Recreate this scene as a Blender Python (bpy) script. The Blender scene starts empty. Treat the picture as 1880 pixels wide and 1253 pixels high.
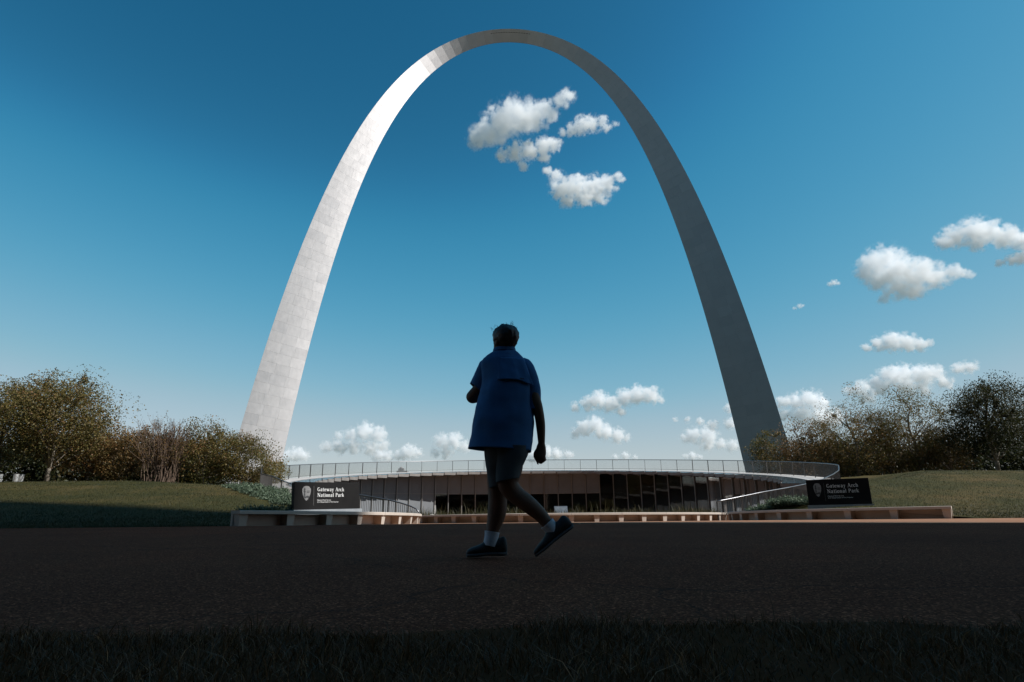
import bpy, bmesh, math, random
import numpy as np
from mathutils import Vector, Matrix, noise

random.seed(7)
rng = np.random.default_rng(7)
scene = bpy.context.scene
COL = scene.collection

# ------------------------------------------------------------------ camera
FPX, PW, PH = 1120.0, 1880.0, 1253.0
CAMZ = 0.335
YAW, PITCH, ROLL = 0.02909, 0.26822, -0.00936
_cy, _sy, _cp, _sp = math.cos(YAW), math.sin(YAW), math.cos(PITCH), math.sin(PITCH)
_f = Vector((_sy * _cp, _cy * _cp, _sp)); _r0 = Vector((_cy, -_sy, 0.0)); _u0 = _r0.cross(_f)
_r = _r0 * math.cos(ROLL) + _u0 * math.sin(ROLL)
_u = -_r0 * math.sin(ROLL) + _u0 * math.cos(ROLL)
cam_data = bpy.data.cameras.new("camera")
cam = bpy.data.objects.new("camera", cam_data)
COL.objects.link(cam)
cam.matrix_world = Matrix(((_r.x, _u.x, -_f.x, 0), (_r.y, _u.y, -_f.y, 0), (_r.z, _u.z, -_f.z, CAMZ), (0, 0, 0, 1)))
cam_data.sensor_width = 36.0
cam_data.lens = FPX / PW * 36.0
cam_data.clip_start = 0.05
cam_data.clip_end = 60000.0
scene.camera = cam

# ------------------------------------------------------------------ sky, sun, exposure
SUN_AZ = math.radians(18.0)     # from the camera's right towards behind it
SUN_EL = math.radians(45.0)
SDIR = Vector((math.cos(SUN_EL) * math.cos(SUN_AZ), -math.cos(SUN_EL) * math.sin(SUN_AZ), math.sin(SUN_EL)))
world = bpy.data.worlds.new("World"); scene.world = world; world.use_nodes = True
wn = world.node_tree.nodes; wl = world.node_tree.links
wn.clear()
sky = wn.new("ShaderNodeTexSky"); sky.sky_type = 'NISHITA'; sky.sun_disc = False
sky.sun_elevation = SUN_EL
sky.sun_rotation = math.pi / 2 + SUN_AZ
sky.altitude = 150; sky.air_density = 1.0; sky.dust_density = 0.2; sky.ozone_density = 6.0
# the whole sky graded once, as the photograph's print is: deeper, more teal blue overhead, paler towards the horizon
wsc = wn.new("ShaderNodeVectorMath"); wsc.operation = 'SCALE'; wsc.inputs["Scale"].default_value = 0.1
wcv = wn.new("ShaderNodeRGBCurve")
for ci, pts in enumerate((((0.0, 0.0), (0.065, 0.016), (0.093, 0.05), (0.17, 0.205), (0.266, 0.40), (0.45, 0.56), (1.0, 0.85)),
                          ((0.0, 0.0), (0.125, 0.127), (0.178, 0.265), (0.31, 0.44), (0.434, 0.53), (0.57, 0.60), (1.0, 0.85)),
                          ((0.0, 0.0), (0.266, 0.265), (0.356, 0.45), (0.527, 0.58), (0.65, 0.61), (1.0, 0.85)))):
    cu = wcv.mapping.curves[ci]
    cu.points[0].location = pts[0]; cu.points[1].location = pts[-1]
    for p in pts[1:-1]: cu.points.new(*p)
wcv.mapping.update()
wsc2 = wn.new("ShaderNodeVectorMath"); wsc2.operation = 'SCALE'; wsc2.inputs["Scale"].default_value = 10.0
wbg = wn.new("ShaderNodeBackground"); wbg.inputs["Strength"].default_value = 0.087
wout = wn.new("ShaderNodeOutputWorld")
wl.new(sky.outputs[0], wsc.inputs[0]); wl.new(wsc.outputs[0], wcv.inputs["Color"]); wl.new(wcv.outputs[0], wsc2.inputs[0])
wl.new(wsc2.outputs[0], wbg.inputs["Color"]); wl.new(wbg.outputs[0], wout.inputs["Surface"])
sun_data = bpy.data.lights.new("sun", 'SUN'); sun_data.energy = 5.0; sun_data.angle = math.radians(0.53)
sun_data.color = (1.0, 0.975, 0.945)
sun = bpy.data.objects.new("sun", sun_data); COL.objects.link(sun)
sun.rotation_euler = (-SDIR).to_track_quat('-Z', 'Y').to_euler()
scene.view_settings.view_transform = 'Standard'
scene.view_settings.look = 'None'
scene.view_settings.exposure = 0.2
scene.view_settings.gamma = 1.0
scene.view_settings.use_curve_mapping = False
scene.render.engine = 'CYCLES'
scene.cycles.use_denoising = True
scene.cycles.max_bounces = 32
scene.cycles.transparent_max_bounces = 24
scene.cycles.volume_bounces = 32
scene.cycles.sample_clamp_indirect = 8.0

# ------------------------------------------------------------------ helpers
def ray(px, py):
    d = _f + _r * ((px - PW / 2) / FPX) - _u * ((py - PH / 2) / FPX)
    return d
def at(px, py, Y):
    """point of the place that the photograph shows at a pixel, at a distance Y ahead"""
    d = ray(px, py); return Vector((d.x * Y / d.y, Y, CAMZ + d.z * Y / d.y))

def tag(o, label=None, cat=None, group=None, kind=None):
    if label: o["label"] = label
    if cat: o["category"] = cat
    if group: o["group"] = group
    if kind: o["kind"] = kind
    return o
def empty(name, loc=(0, 0, 0)):
    o = bpy.data.objects.new(name, None); COL.objects.link(o); o.location = loc
    o.empty_display_size = 0.2
    return o
def link(name, me, mat=None, parent=None, loc=None):
    o = bpy.data.objects.new(name, me); COL.objects.link(o)
    if mat and not me.materials: me.materials.append(mat)
    if parent: o.parent = parent
    if loc is not None: o.location = loc
    return o
def mk(name, V, F, mat=None, parent=None, smooth=False, org=None):
    """mesh object from world-space vertices; org = the parent's place (vertices become local)"""
    V = np.asarray(V, dtype=np.float64).reshape(-1, 3)
    if parent is not None and org is None:
        org = parent.location
        if parent.parent is not None: org = org + parent.parent.location
    if org is not None: V = V - np.array(org)
    me = bpy.data.meshes.new(name)
    if isinstance(F, np.ndarray):
        n, k = F.shape
        me.vertices.add(len(V)); me.vertices.foreach_set("co", V.astype(np.float32).ravel())
        me.loops.add(n * k); me.loops.foreach_set("vertex_index", F.astype(np.int32).ravel())
        me.polygons.add(n); me.polygons.foreach_set("loop_start", (np.arange(n) * k).astype(np.int32))
        me.polygons.foreach_set("loop_total", np.full(n, k, dtype=np.int32))
        me.update(calc_edges=True)
    else:
        me.from_pydata(V.tolist(), [], [tuple(f) for f in F])
    if smooth: me.polygons.foreach_set("use_smooth", [True] * len(me.polygons))
    me.update()
    return link(name, me, mat, parent)

class MB:
    """collects simple shapes into one mesh"""
    def __init__(s): s.V = []; s.F = []
    def hexa(s, P):
        b = len(s.V); s.V += [tuple(p) for p in P]
        for q in ((0, 3, 2, 1), (4, 5, 6, 7), (0, 1, 5, 4), (1, 2, 6, 5), (2, 3, 7, 6), (3, 0, 4, 7)):
            s.F.append(tuple(b + i for i in q))
    def box(s, c, ax, ay, az):
        c = Vector(c); ax = Vector(ax); ay = Vector(ay); az = Vector(az)
        s.hexa([c + ax * i + ay * j - az for i, j in ((-1, -1), (1, -1), (1, 1), (-1, 1))] +
               [c + ax * i + ay * j + az for i, j in ((-1, -1), (1, -1), (1, 1), (-1, 1))])
    def abox(s, x0, x1, y0, y1, z0, z1):
        s.box(((x0 + x1) / 2, (y0 + y1) / 2, (z0 + z1) / 2), ((x1 - x0) / 2, 0, 0), (0, (y1 - y0) / 2, 0), (0, 0, (z1 - z0) / 2))
    def tube(s, pts, rad, n=8, cap=True):
        pts = [Vector(p) for p in pts]
        if not isinstance(rad, (list, tuple)): rad = [rad] * len(pts)
        b = len(s.V); up = None
        for i, p in enumerate(pts):
            t = (pts[min(i + 1, len(pts) - 1)] - pts[max(i - 1, 0)]).normalized()
            if up is None:
                up = Vector((0, 0, 1)) if abs(t.z) < 0.9 else Vector((1, 0, 0))
            a = t.cross(up).normalized(); up2 = a.cross(t).normalized(); up = up2
            for k in range(n):
                an = 2 * math.pi * k / n
                s.V.append(tuple(p + (a * math.cos(an) + up2 * math.sin(an)) * rad[i]))
        for i in range(len(pts) - 1):
            for k in range(n):
                k2 = (k + 1) % n
                s.F.append((b + i * n + k, b + i * n + k2, b + (i + 1) * n + k2, b + (i + 1) * n + k))
        if cap:
            s.F.append(tuple(b + k for k in range(n))[::-1])
            s.F.append(tuple(b + (len(pts) - 1) * n + k for k in range(n)))
    def loft(s, rings, cap=True):
        b = len(s.V); n = len(rings[0])
        for r in rings: s.V += [tuple(p) for p in r]
        for i in range(len(rings) - 1):
            for k in range(n):
                k2 = (k + 1) % n
                s.F.append((b + i * n + k, b + i * n + k2, b + (i + 1) * n + k2, b + (i + 1) * n + k))
        if cap:
            s.F.append(tuple(b + k for k in range(n))[::-1]); s.F.append(tuple(b + (len(rings) - 1) * n + k for k in range(n)))
    def build(s, name, mat, parent=None, smooth=False, org=None):
        return mk(name, s.V, s.F, mat, parent, smooth, org)

# ------------------------------------------------------------------ materials
def newmat(name):
    m = bpy.data.materials.new(name); m.use_nodes = True
    nt = m.node_tree; return m, nt, nt.nodes["Principled BSDF"]
def ramp(nt, fac, stops):
    r = nt.nodes.new("ShaderNodeValToRGB"); e = r.color_ramp.elements
    while len(e) < len(stops): e.new(0.5)
    for el, (p, c) in zip(e, stops): el.position = p; el.color = (*c, 1)
    nt.links.new(fac, r.inputs[0]); return r.outputs[0]
def noise_tex(nt, scale, detail=5, rough=0.6, vec=None, coord="Object"):
    n = nt.nodes.new("ShaderNodeTexNoise"); n.inputs["Scale"].default_value = scale
    n.inputs["Detail"].default_value = detail; n.inputs["Roughness"].default_value = rough
    if vec is None:
        g = nt.nodes.new("ShaderNodeNewGeometry"); vec = g.outputs["Position"]
    nt.links.new(vec, n.inputs["Vector"]); return n.outputs["Fac"]
def mixc(nt, fac, a, b, mode='MIX'):
    m = nt.nodes.new("ShaderNodeMix"); m.data_type = 'RGBA'; m.blend_type = mode
    for sock, v in ((m.inputs[0], fac), (m.inputs[6], a), (m.inputs[7], b)):
        if isinstance(v, (int, float)): sock.default_value = v
        elif isinstance(v, tuple): sock.default_value = (*v, 1)
        else: nt.links.new(v, sock)
    return m.outputs[2]
def bump(nt, p, h, strength=0.3, dist=0.02):
    b = nt.nodes.new("ShaderNodeBump"); b.inputs["Strength"].default_value = strength; b.inputs["Distance"].default_value = dist
    nt.links.new(h, b.inputs["Height"]); nt.links.new(b.outputs[0], p.inputs["Normal"])
def simple(name, c1, c2=None, scale=3.0, rough=0.7, metal=0.0, bstr=0.0, bscale=None, bdist=0.02, spec=0.5):
    m, nt, p = newmat(name)
    c2 = c2 or tuple(x * 0.8 for x in c1)
    nt.links.new(ramp(nt, noise_tex(nt, scale), [(0.3, c1), (0.7, c2)]), p.inputs["Base Color"])
    p.inputs["Roughness"].default_value = rough; p.inputs["Metallic"].default_value = metal
    p.inputs["Specular IOR Level"].default_value = spec
    if bstr: bump(nt, p, noise_tex(nt, bscale or scale * 6, 6, 0.7), bstr, bdist)
    return m
M = {}

def steel_mat():
    m, nt, p = newmat("brushed_stainless_steel")
    N = nt.nodes; L = nt.links
    oi = N.new("ShaderNodeObjectInfo"); g = N.new("ShaderNodeNewGeometry")
    wnz = N.new("ShaderNodeTexWhiteNoise"); wnz.noise_dimensions = '1D'; L.new(oi.outputs["Random"], wnz.inputs["W"])
    # panel tilt: every sheet sits a little differently; plus slow oil-canning
    sub = N.new("ShaderNodeVectorMath"); sub.operation = 'SUBTRACT'; L.new(wnz.outputs["Color"], sub.inputs[0]); sub.inputs[1].default_value = (0.5, 0.5, 0.5)
    sc = N.new("ShaderNodeVectorMath"); sc.operation = 'SCALE'; L.new(sub.outputs[0], sc.inputs[0]); sc.inputs["Scale"].default_value = 0.0055
    nz = N.new("ShaderNodeTexNoise"); nz.inputs["Scale"].default_value = 0.55; nz.inputs["Detail"].default_value = 3
    L.new(g.outputs["Position"], nz.inputs["Vector"])
    s2 = N.new("ShaderNodeVectorMath"); s2.operation = 'SUBTRACT'; L.new(nz.outputs["Color"], s2.inputs[0]); s2.inputs[1].default_value = (0.5, 0.5, 0.5)
    s3 = N.new("ShaderNodeVectorMath"); s3.operation = 'SCALE'; L.new(s2.outputs[0], s3.inputs[0]); s3.inputs["Scale"].default_value = 0.02
    # short buckles along the sheet between the spot welds
    mpb = N.new("ShaderNodeMapping"); mpb.inputs["Scale"].default_value = (1.5, 1.5, 0.35); L.new(g.outputs["Position"], mpb.inputs["Vector"])
    nzb = N.new("ShaderNodeTexNoise"); nzb.inputs["Scale"].default_value = 1.0; nzb.inputs["Detail"].default_value = 2; L.new(mpb.outputs[0], nzb.inputs["Vector"])
    sb = N.new("ShaderNodeVectorMath"); sb.operation = 'SUBTRACT'; L.new(nzb.outputs["Color"], sb.inputs[0]); sb.inputs[1].default_value = (0.5, 0.5, 0.5)
    sb2 = N.new("ShaderNodeVectorMath"); sb2.operation = 'SCALE'; L.new(sb.outputs[0], sb2.inputs[0]); sb2.inputs["Scale"].default_value = 0.026
    a0 = N.new("ShaderNodeVectorMath"); a0.operation = 'ADD'; L.new(sc.outputs[0], a0.inputs[0]); L.new(sb2.outputs[0], a0.inputs[1])
    a1 = N.new("ShaderNodeVectorMath"); a1.operation = 'ADD'; L.new(g.outputs["Normal"], a1.inputs[0]); L.new(a0.outputs[0], a1.inputs[1])
    a2 = N.new("ShaderNodeVectorMath"); a2.operation = 'ADD'; L.new(a1.outputs[0], a2.inputs[0]); L.new(s3.outputs[0], a2.inputs[1])
    nn = N.new("ShaderNodeVectorMath"); nn.operation = 'NORMALIZE'; L.new(a2.outputs[0], nn.inputs[0]); L.new(nn.outputs[0], p.inputs["Normal"])
    cr = N.new("ShaderNodeVectorMath"); cr.operation = 'CROSS_PRODUCT'; L.new(g.outputs["Normal"], cr.inputs[0]); cr.inputs[1].default_value = (0, 1, 0)
    L.new(cr.outputs[0], p.inputs["Tangent"])
    col = ramp(nt, oi.outputs["Random"], [(0.0, (0.532, 0.516, 0.516)), (0.12, (0.552, 0.533, 0.530)), (0.85, (0.572, 0.551, 0.546)), (1.0, (0.595, 0.574, 0.570))])
    st = noise_tex(nt, 0.35, 6, 0.65)
    col2 = mixc(nt, st, (0.90, 0.90, 0.90), (1.08, 1.08, 1.08))
    L.new(mixc(nt, 1.0, col, col2, 'MULTIPLY'), p.inputs["Base Color"])
    p.inputs["Metallic"].default_value = 0.92
    p.inputs["Roughness"].default_value = 0.52
    p.inputs["Anisotropic"].default_value = 0.89
    return m
M["steel"] = steel_mat()
M["steel_core"] = simple("dark_seam_steel", (0.22, 0.22, 0.23), None, 1, 0.5, 0.6)
M["dark_glass"] = simple("dark_window_glass", (0.01, 0.012, 0.015), None, 1, 0.08)
M["cloud"] = None
def cloud_mat(name, dens, size, blobs, seed, rag=1.0):
    """vapour: thick in the heart of each billow, thinning and fraying outwards"""
    m = bpy.data.materials.new(name); m.use_nodes = True; nt = m.node_tree; nt.nodes.clear(); N = nt.nodes; L = nt.links
    o = N.new("ShaderNodeOutputMaterial"); v = N.new("ShaderNodeVolumeScatter")
    v.inputs["Color"].default_value = (1, 1, 1, 1); v.inputs["Anisotropy"].default_value = 0.0
    tc = N.new("ShaderNodeTexCoord")
    def math_(op, x, y, z=None):
        k = N.new("ShaderNodeMath"); k.operation = op
        for i_, q in enumerate((x, y, z)):
            if q is None: continue
            if isinstance(q, (int, float)): k.inputs[i_].default_value = q
            else: L.new(q, k.inputs[i_])
        return k.outputs[0]
    field = None
    for c, R in blobs:
        mp = N.new("ShaderNodeMapping"); mp.vector_type = 'TEXTURE'
        mp.inputs["Location"].default_value = c; mp.inputs["Scale"].default_value = R
        L.new(tc.outputs["Object"], mp.inputs["Vector"])
        ln = N.new("ShaderNodeVectorMath"); ln.operation = 'LENGTH'; L.new(mp.outputs[0], ln.inputs[0])
        f = math_('SUBTRACT', 1.0, ln.outputs["Value"])
        field = f if field is None else math_('SMOOTH_MAX', field, f, 0.28)
    n1 = N.new("ShaderNodeTexNoise"); n1.noise_dimensions = '4D'; n1.inputs["W"].default_value = seed * 3.7
    n1.inputs["Scale"].default_value = 1.5 / size; n1.inputs["Detail"].default_value = 6; n1.inputs["Roughness"].default_value = 0.63
    L.new(tc.outputs["Object"], n1.inputs["Vector"])
    g = math_('MULTIPLY_ADD', n1.outputs["Fac"], 2.9 * rag, -1.47 * rag)
    tot = math_('ADD', field, g)
    def sstep(x, lo, hi, out):
        mr = N.new("ShaderNodeMapRange"); mr.interpolation_type = 'SMOOTHSTEP'
        mr.inputs["From Min"].default_value = lo; mr.inputs["From Max"].default_value = hi; mr.inputs["To Max"].default_value = out
        L.new(x, mr.inputs["Value"]); return mr.outputs[0]
    d = math_('MULTIPLY', sstep(tot, 0.24, 0.85, dens), sstep(field, 0.0, 0.3, 1.0))
    L.new(d, v.inputs["Density"]); L.new(v.outputs[0], o.inputs["Volume"])
    m.cycles.volume_step_rate = 0.3
    return m
def leaf_mat(name, stops, trans=0.35):
    m, nt, p = newmat(name); N = nt.nodes; L = nt.links
    at_ = N.new("ShaderNodeAttribute"); at_.attribute_name = "tint"
    c = ramp(nt, at_.outputs["Fac"], stops)
    L.new(c, p.inputs["Base Color"]); p.inputs["Roughness"].default_value = 0.55; p.inputs["Specular IOR Level"].default_value = 0.35
    t = N.new("ShaderNodeBsdfTranslucent"); L.new(c, t.inputs["Color"])
    mx = N.new("ShaderNodeMixShader"); mx.inputs[0].default_value = trans
    L.new(p.outputs[0], mx.inputs[1]); L.new(t.outputs[0], mx.inputs[2]); L.new(mx.outputs[0], N["Material Output"].inputs["Surface"])
    return m
M["leaf_olive"] = leaf_mat("olive_brown_leaf", [(0.0, (0.058, 0.062, 0.016)), (0.35, (0.118, 0.105, 0.028)), (0.7, (0.175, 0.125, 0.038)), (1.0, (0.22, 0.11, 0.04))])
M["leaf_rust"] = leaf_mat("rust_brown_leaf", [(0.0, (0.08, 0.065, 0.020)), (0.4, (0.17, 0.11, 0.037)), (0.75, (0.25, 0.13, 0.045)), (1.0, (0.30, 0.135, 0.05))])
M["leaf_green"] = leaf_mat("dull_green_leaf", [(0.0, (0.05, 0.056, 0.014)), (0.5, (0.105, 0.10, 0.025)), (0.85, (0.19, 0.135, 0.04)), (1.0, (0.25, 0.14, 0.05))])
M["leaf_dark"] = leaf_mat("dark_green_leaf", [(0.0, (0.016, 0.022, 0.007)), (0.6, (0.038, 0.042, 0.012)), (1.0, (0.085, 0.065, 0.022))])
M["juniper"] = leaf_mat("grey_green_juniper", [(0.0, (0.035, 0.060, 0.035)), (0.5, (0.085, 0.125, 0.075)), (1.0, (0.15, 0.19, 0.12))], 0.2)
M["blade"] = leaf_mat("grass_blade", [(0.0, (0.018, 0.022, 0.006)), (0.5, (0.036, 0.039, 0.010)), (0.82, (0.085, 0.066, 0.025)), (1.0, (0.19, 0.14, 0.07))], 0.3)
M["verge_blade"] = leaf_mat("dry_dark_verge_blade", [(0.0, (0.045, 0.021, 0.006)), (0.5, (0.095, 0.042, 0.013)), (0.85, (0.16, 0.072, 0.026)), (1.0, (0.34, 0.18, 0.08))], 0.2)
M["city"] = simple("warm_city_brick", (0.30, 0.19, 0.14), (0.36, 0.24, 0.18), 0.05, 0.8)
M["bark"] = simple("pale_bark", (0.15, 0.12, 0.09), (0.30, 0.26, 0.21), 3.0, 0.9, bstr=0.4, bscale=18)
M["twig"] = simple("brown_twig", (0.09, 0.060, 0.042), (0.17, 0.115, 0.08), 2.0, 0.9)
M["concrete"] = simple("warm_bench_concrete", (0.43, 0.375, 0.32), (0.52, 0.45, 0.385), 1.7, 0.85, bstr=0.15, bscale=40, bdist=0.004)
M["grey_concrete"] = simple("pale_grey_concrete", (0.36, 0.34, 0.32), (0.47, 0.45, 0.42), 0.8, 0.85, bstr=0.1, bscale=20, bdist=0.004)
M["plinth"] = simple("blue_grey_plinth_stone", (0.25, 0.27, 0.29), (0.33, 0.35, 0.37), 3, 0.7)
M["deck"] = simple("pale_roof_deck", (0.42, 0.39, 0.36), (0.52, 0.49, 0.46), 0.9, 0.6)
M["rail"] = simple("grey_painted_rail_steel", (0.075, 0.070, 0.066), (0.10, 0.095, 0.09), 2, 0.42, 0.3)
M["handrail"] = simple("satin_handrail_steel", (0.17, 0.17, 0.175), (0.22, 0.22, 0.225), 3, 0.34, 0.8)
M["spandrel"] = simple("grey_wall_panel", (0.175, 0.185, 0.195), (0.215, 0.225, 0.235), 0.6, 0.8, spec=0.2)
M["mullion"] = simple("grey_mullion_aluminium", (0.24, 0.23, 0.215), (0.28, 0.27, 0.255), 2, 0.4, 0.3)
M["rafter"] = simple("grey_canopy_rafter", (0.20, 0.18, 0.165), (0.26, 0.24, 0.22), 2, 0.5)
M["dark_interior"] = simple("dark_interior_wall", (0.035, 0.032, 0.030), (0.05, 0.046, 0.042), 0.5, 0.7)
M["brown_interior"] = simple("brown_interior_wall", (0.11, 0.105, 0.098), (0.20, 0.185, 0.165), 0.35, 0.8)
M["sign"] = simple("charcoal_sign_enamel", (0.008, 0.0075, 0.0075), (0.012, 0.011, 0.0105), 4, 0.6, spec=0.12)
M["letter"] = simple("white_sign_letter", (0.72, 0.71, 0.69), (0.80, 0.79, 0.77), 9, 0.5)
M["emblem"] = simple("pale_emblem_enamel", (0.20, 0.195, 0.19), (0.28, 0.27, 0.26), 30, 0.5)
M["emblem_dark"] = simple("dark_emblem_enamel", (0.05, 0.05, 0.05), None, 20, 0.5)
M["bin"] = simple("galvanised_bin_steel", (0.55, 0.54, 0.52), (0.66, 0.65, 0.63), 4, 0.35, 0.6)
M["white"] = simple("white_painted_metal", (0.72, 0.70, 0.66), (0.80, 0.78, 0.74), 5, 0.5)
M["info"] = simple("grey_blue_exhibit_face", (0.10, 0.12, 0.14), (0.16, 0.18, 0.20), 12, 0.35)
M["tower"] = simple("beige_tower_concrete", (0.30, 0.27, 0.23), (0.36, 0.32, 0.28), 0.1, 0.8)
M["soil"] = simple("brown_planter_soil", (0.075, 0.03, 0.015), (0.11, 0.046, 0.024), 2, 0.95, bstr=0.5, bscale=25, bdist=0.01, spec=0.0)
M["far_stone"] = simple("distant_grey_stone", (0.22, 0.21, 0.20), (0.30, 0.29, 0.28), 0.03, 0.9)
M["shirt"] = simple("blue_shirt_cloth", (0.034, 0.125, 0.29), (0.044, 0.15, 0.34), 9, 0.85, bstr=0.25, bscale=260, bdist=0.0008, spec=0.25)
M["shorts"] = simple("slate_shorts_cloth", (0.055, 0.062, 0.070), (0.075, 0.085, 0.092), 8, 0.9, bstr=0.25, bscale=240, bdist=0.0008, spec=0.2)
M["skin"] = simple("skin", (0.13, 0.072, 0.048), (0.16, 0.088, 0.06), 14, 0.6, spec=0.3)
M["sock"] = simple("white_sock_knit", (0.50, 0.55, 0.62), (0.60, 0.64, 0.70), 30, 0.95, bstr=0.5, bscale=300, bdist=0.001)
M["shoe"] = simple("black_trainer_mesh", (0.018, 0.019, 0.021), (0.03, 0.031, 0.034), 25, 0.7, bstr=0.3, bscale=250, bdist=0.001)
M["sole"] = simple("dark_grey_rubber_sole", (0.05, 0.05, 0.052), (0.07, 0.07, 0.072), 20, 0.7)
M["hair"] = simple("dark_hair", (0.012, 0.010, 0.009), (0.022, 0.018, 0.016), 60, 0.5)
M["tag_grey"] = simple("grey_shirt_tag", (0.10, 0.12, 0.15), None, 20, 0.6)
M["brown_block"] = simple("tan_end_block", (0.52, 0.40, 0.30), (0.60, 0.47, 0.36), 3, 0.8)
def glass_mat(name, tint, refl, rough=0.03):
    m = bpy.data.materials.new(name); m.use_nodes = True; nt = m.node_tree; N = nt.nodes; L = nt.links; N.clear()
    o = N.new("ShaderNodeOutputMaterial"); t = N.new("ShaderNodeBsdfTransparent"); g = N.new("ShaderNodeBsdfGlossy"); fr = N.new("ShaderNodeFresnel"); mx = N.new("ShaderNodeMixShader")
    t.inputs["Color"].default_value = (*tint, 1); g.inputs["Roughness"].default_value = rough; fr.inputs["IOR"].default_value = refl
    L.new(fr.outputs[0], mx.inputs[0]); L.new(t.outputs[0], mx.inputs[1]); L.new(g.outputs[0], mx.inputs[2]); L.new(mx.outputs[0], o.inputs["Surface"])
    return m
M["glass"] = glass_mat("tinted_glazing", (0.55, 0.55, 0.54), 1.5)
M["canopy_glass"] = glass_mat("canopy_glazing", (0.78, 0.79, 0.78), 1.5, 0.15)

def asphalt_mat():
    m, nt, p = newmat("exposed_aggregate_asphalt"); L = nt.links
    base = ramp(nt, noise_tex(nt, 0.55, 5), [(0.3, (0.118, 0.036, 0.019)), (0.7, (0.165, 0.052, 0.027))])
    v = nt.nodes.new("ShaderNodeTexVoronoi"); v.inputs["Scale"].default_value = 130; v.inputs["Randomness"].default_value = 1
    g = nt.nodes.new("ShaderNodeNewGeometry"); L.new(g.outputs["Position"], v.inputs["Vector"])
    sep = nt.nodes.new("ShaderNodeSeparateColor"); L.new(v.outputs["Color"], sep.inputs[0])
    peb = ramp(nt, sep.outputs[0], [(0.0, (0.55, 0.5, 0.48)), (0.6, (1.0, 0.95, 0.92)), (0.86, (1.5, 1.5, 1.5)), (1.0, (3.6, 3.8, 4.0))])
    c = mixc(nt, 1.0, base, peb, 'MULTIPLY')
    # worn and patched areas, faint reddish stains, thin cracks
    c = mixc(nt, ramp(nt, noise_tex(nt, 0.23, 3), [(0.50, (0, 0, 0)), (0.68, (0.6, 0.6, 0.6))]), c, mixc(nt, 1.0, c, (1.35, 1.05, 0.95), 'MULTIPLY'))
    w = nt.nodes.new("ShaderNodeTexVoronoi"); w.feature = 'DISTANCE_TO_EDGE'; w.inputs["Scale"].default_value = 0.22
    mp = nt.nodes.new("ShaderNodeMapping"); L.new(g.outputs["Position"], mp.inputs[0])
    nz = nt.nodes.new("ShaderNodeTexNoise"); nz.inputs["Scale"].default_value = 1.3; nz.inputs["Detail"].default_value = 5
    L.new(g.outputs["Position"], nz.inputs["Vector"]); va = nt.nodes.new("ShaderNodeVectorMath"); va.operation = 'MULTIPLY_ADD'
    L.new(nz.outputs["Color"], va.inputs[0]); va.inputs[1].default_value = (0.9, 0.9, 0); L.new(mp.outputs[0], va.inputs[2]); L.new(va.outputs[0], w.inputs["Vector"])
    c = mixc(nt, ramp(nt, w.outputs["Distance"], [(0.0, (0.45, 0.45, 0.45)), (0.005, (0, 0, 0))]), c, (0.012, 0.011, 0.011))
    L.new(c, p.inputs["Base Color"]); p.inputs["Roughness"].default_value = 0.9; p.inputs["Specular IOR Level"].default_value = 0.02
    bump(nt, p, v.outputs["Distance"], 0.7, 0.006)
    return m
M["asphalt"] = asphalt_mat()
M["plaza"] = simple("sunlit_terracotta_plaza", (0.22, 0.115, 0.07), (0.28, 0.155, 0.095), 0.8, 0.95, bstr=0.2, bscale=60, bdist=0.004, spec=0.05)
def lawn_mat():
    m, nt, p = newmat("short_lawn"); L = nt.links
    c = ramp(nt, noise_tex(nt, 0.22, 6, 0.7), [(0.32, (0.030, 0.033, 0.008)), (0.50, (0.048, 0.044, 0.012)), (0.62, (0.082, 0.062, 0.021)), (0.76, (0.125, 0.080, 0.034))])
    f = ramp(nt, noise_tex(nt, 9.0, 5, 0.75), [(0.3, (0.55, 0.55, 0.5)), (0.7, (1.4, 1.35, 1.3))])
    L.new(mixc(nt, 1.0, c, f, 'MULTIPLY'), p.inputs["Base Color"]); p.inputs["Roughness"].default_value = 0.9; p.inputs["Specular IOR Level"].default_value = 0.15
    bump(nt, p, noise_tex(nt, 14, 6, 0.8), 0.9, 0.06)
    return m
M["lawn"] = lawn_mat()
M["ground"] = simple("distant_parkland", (0.05, 0.055, 0.02), (0.08, 0.07, 0.03), 0.01, 0.95)


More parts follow.
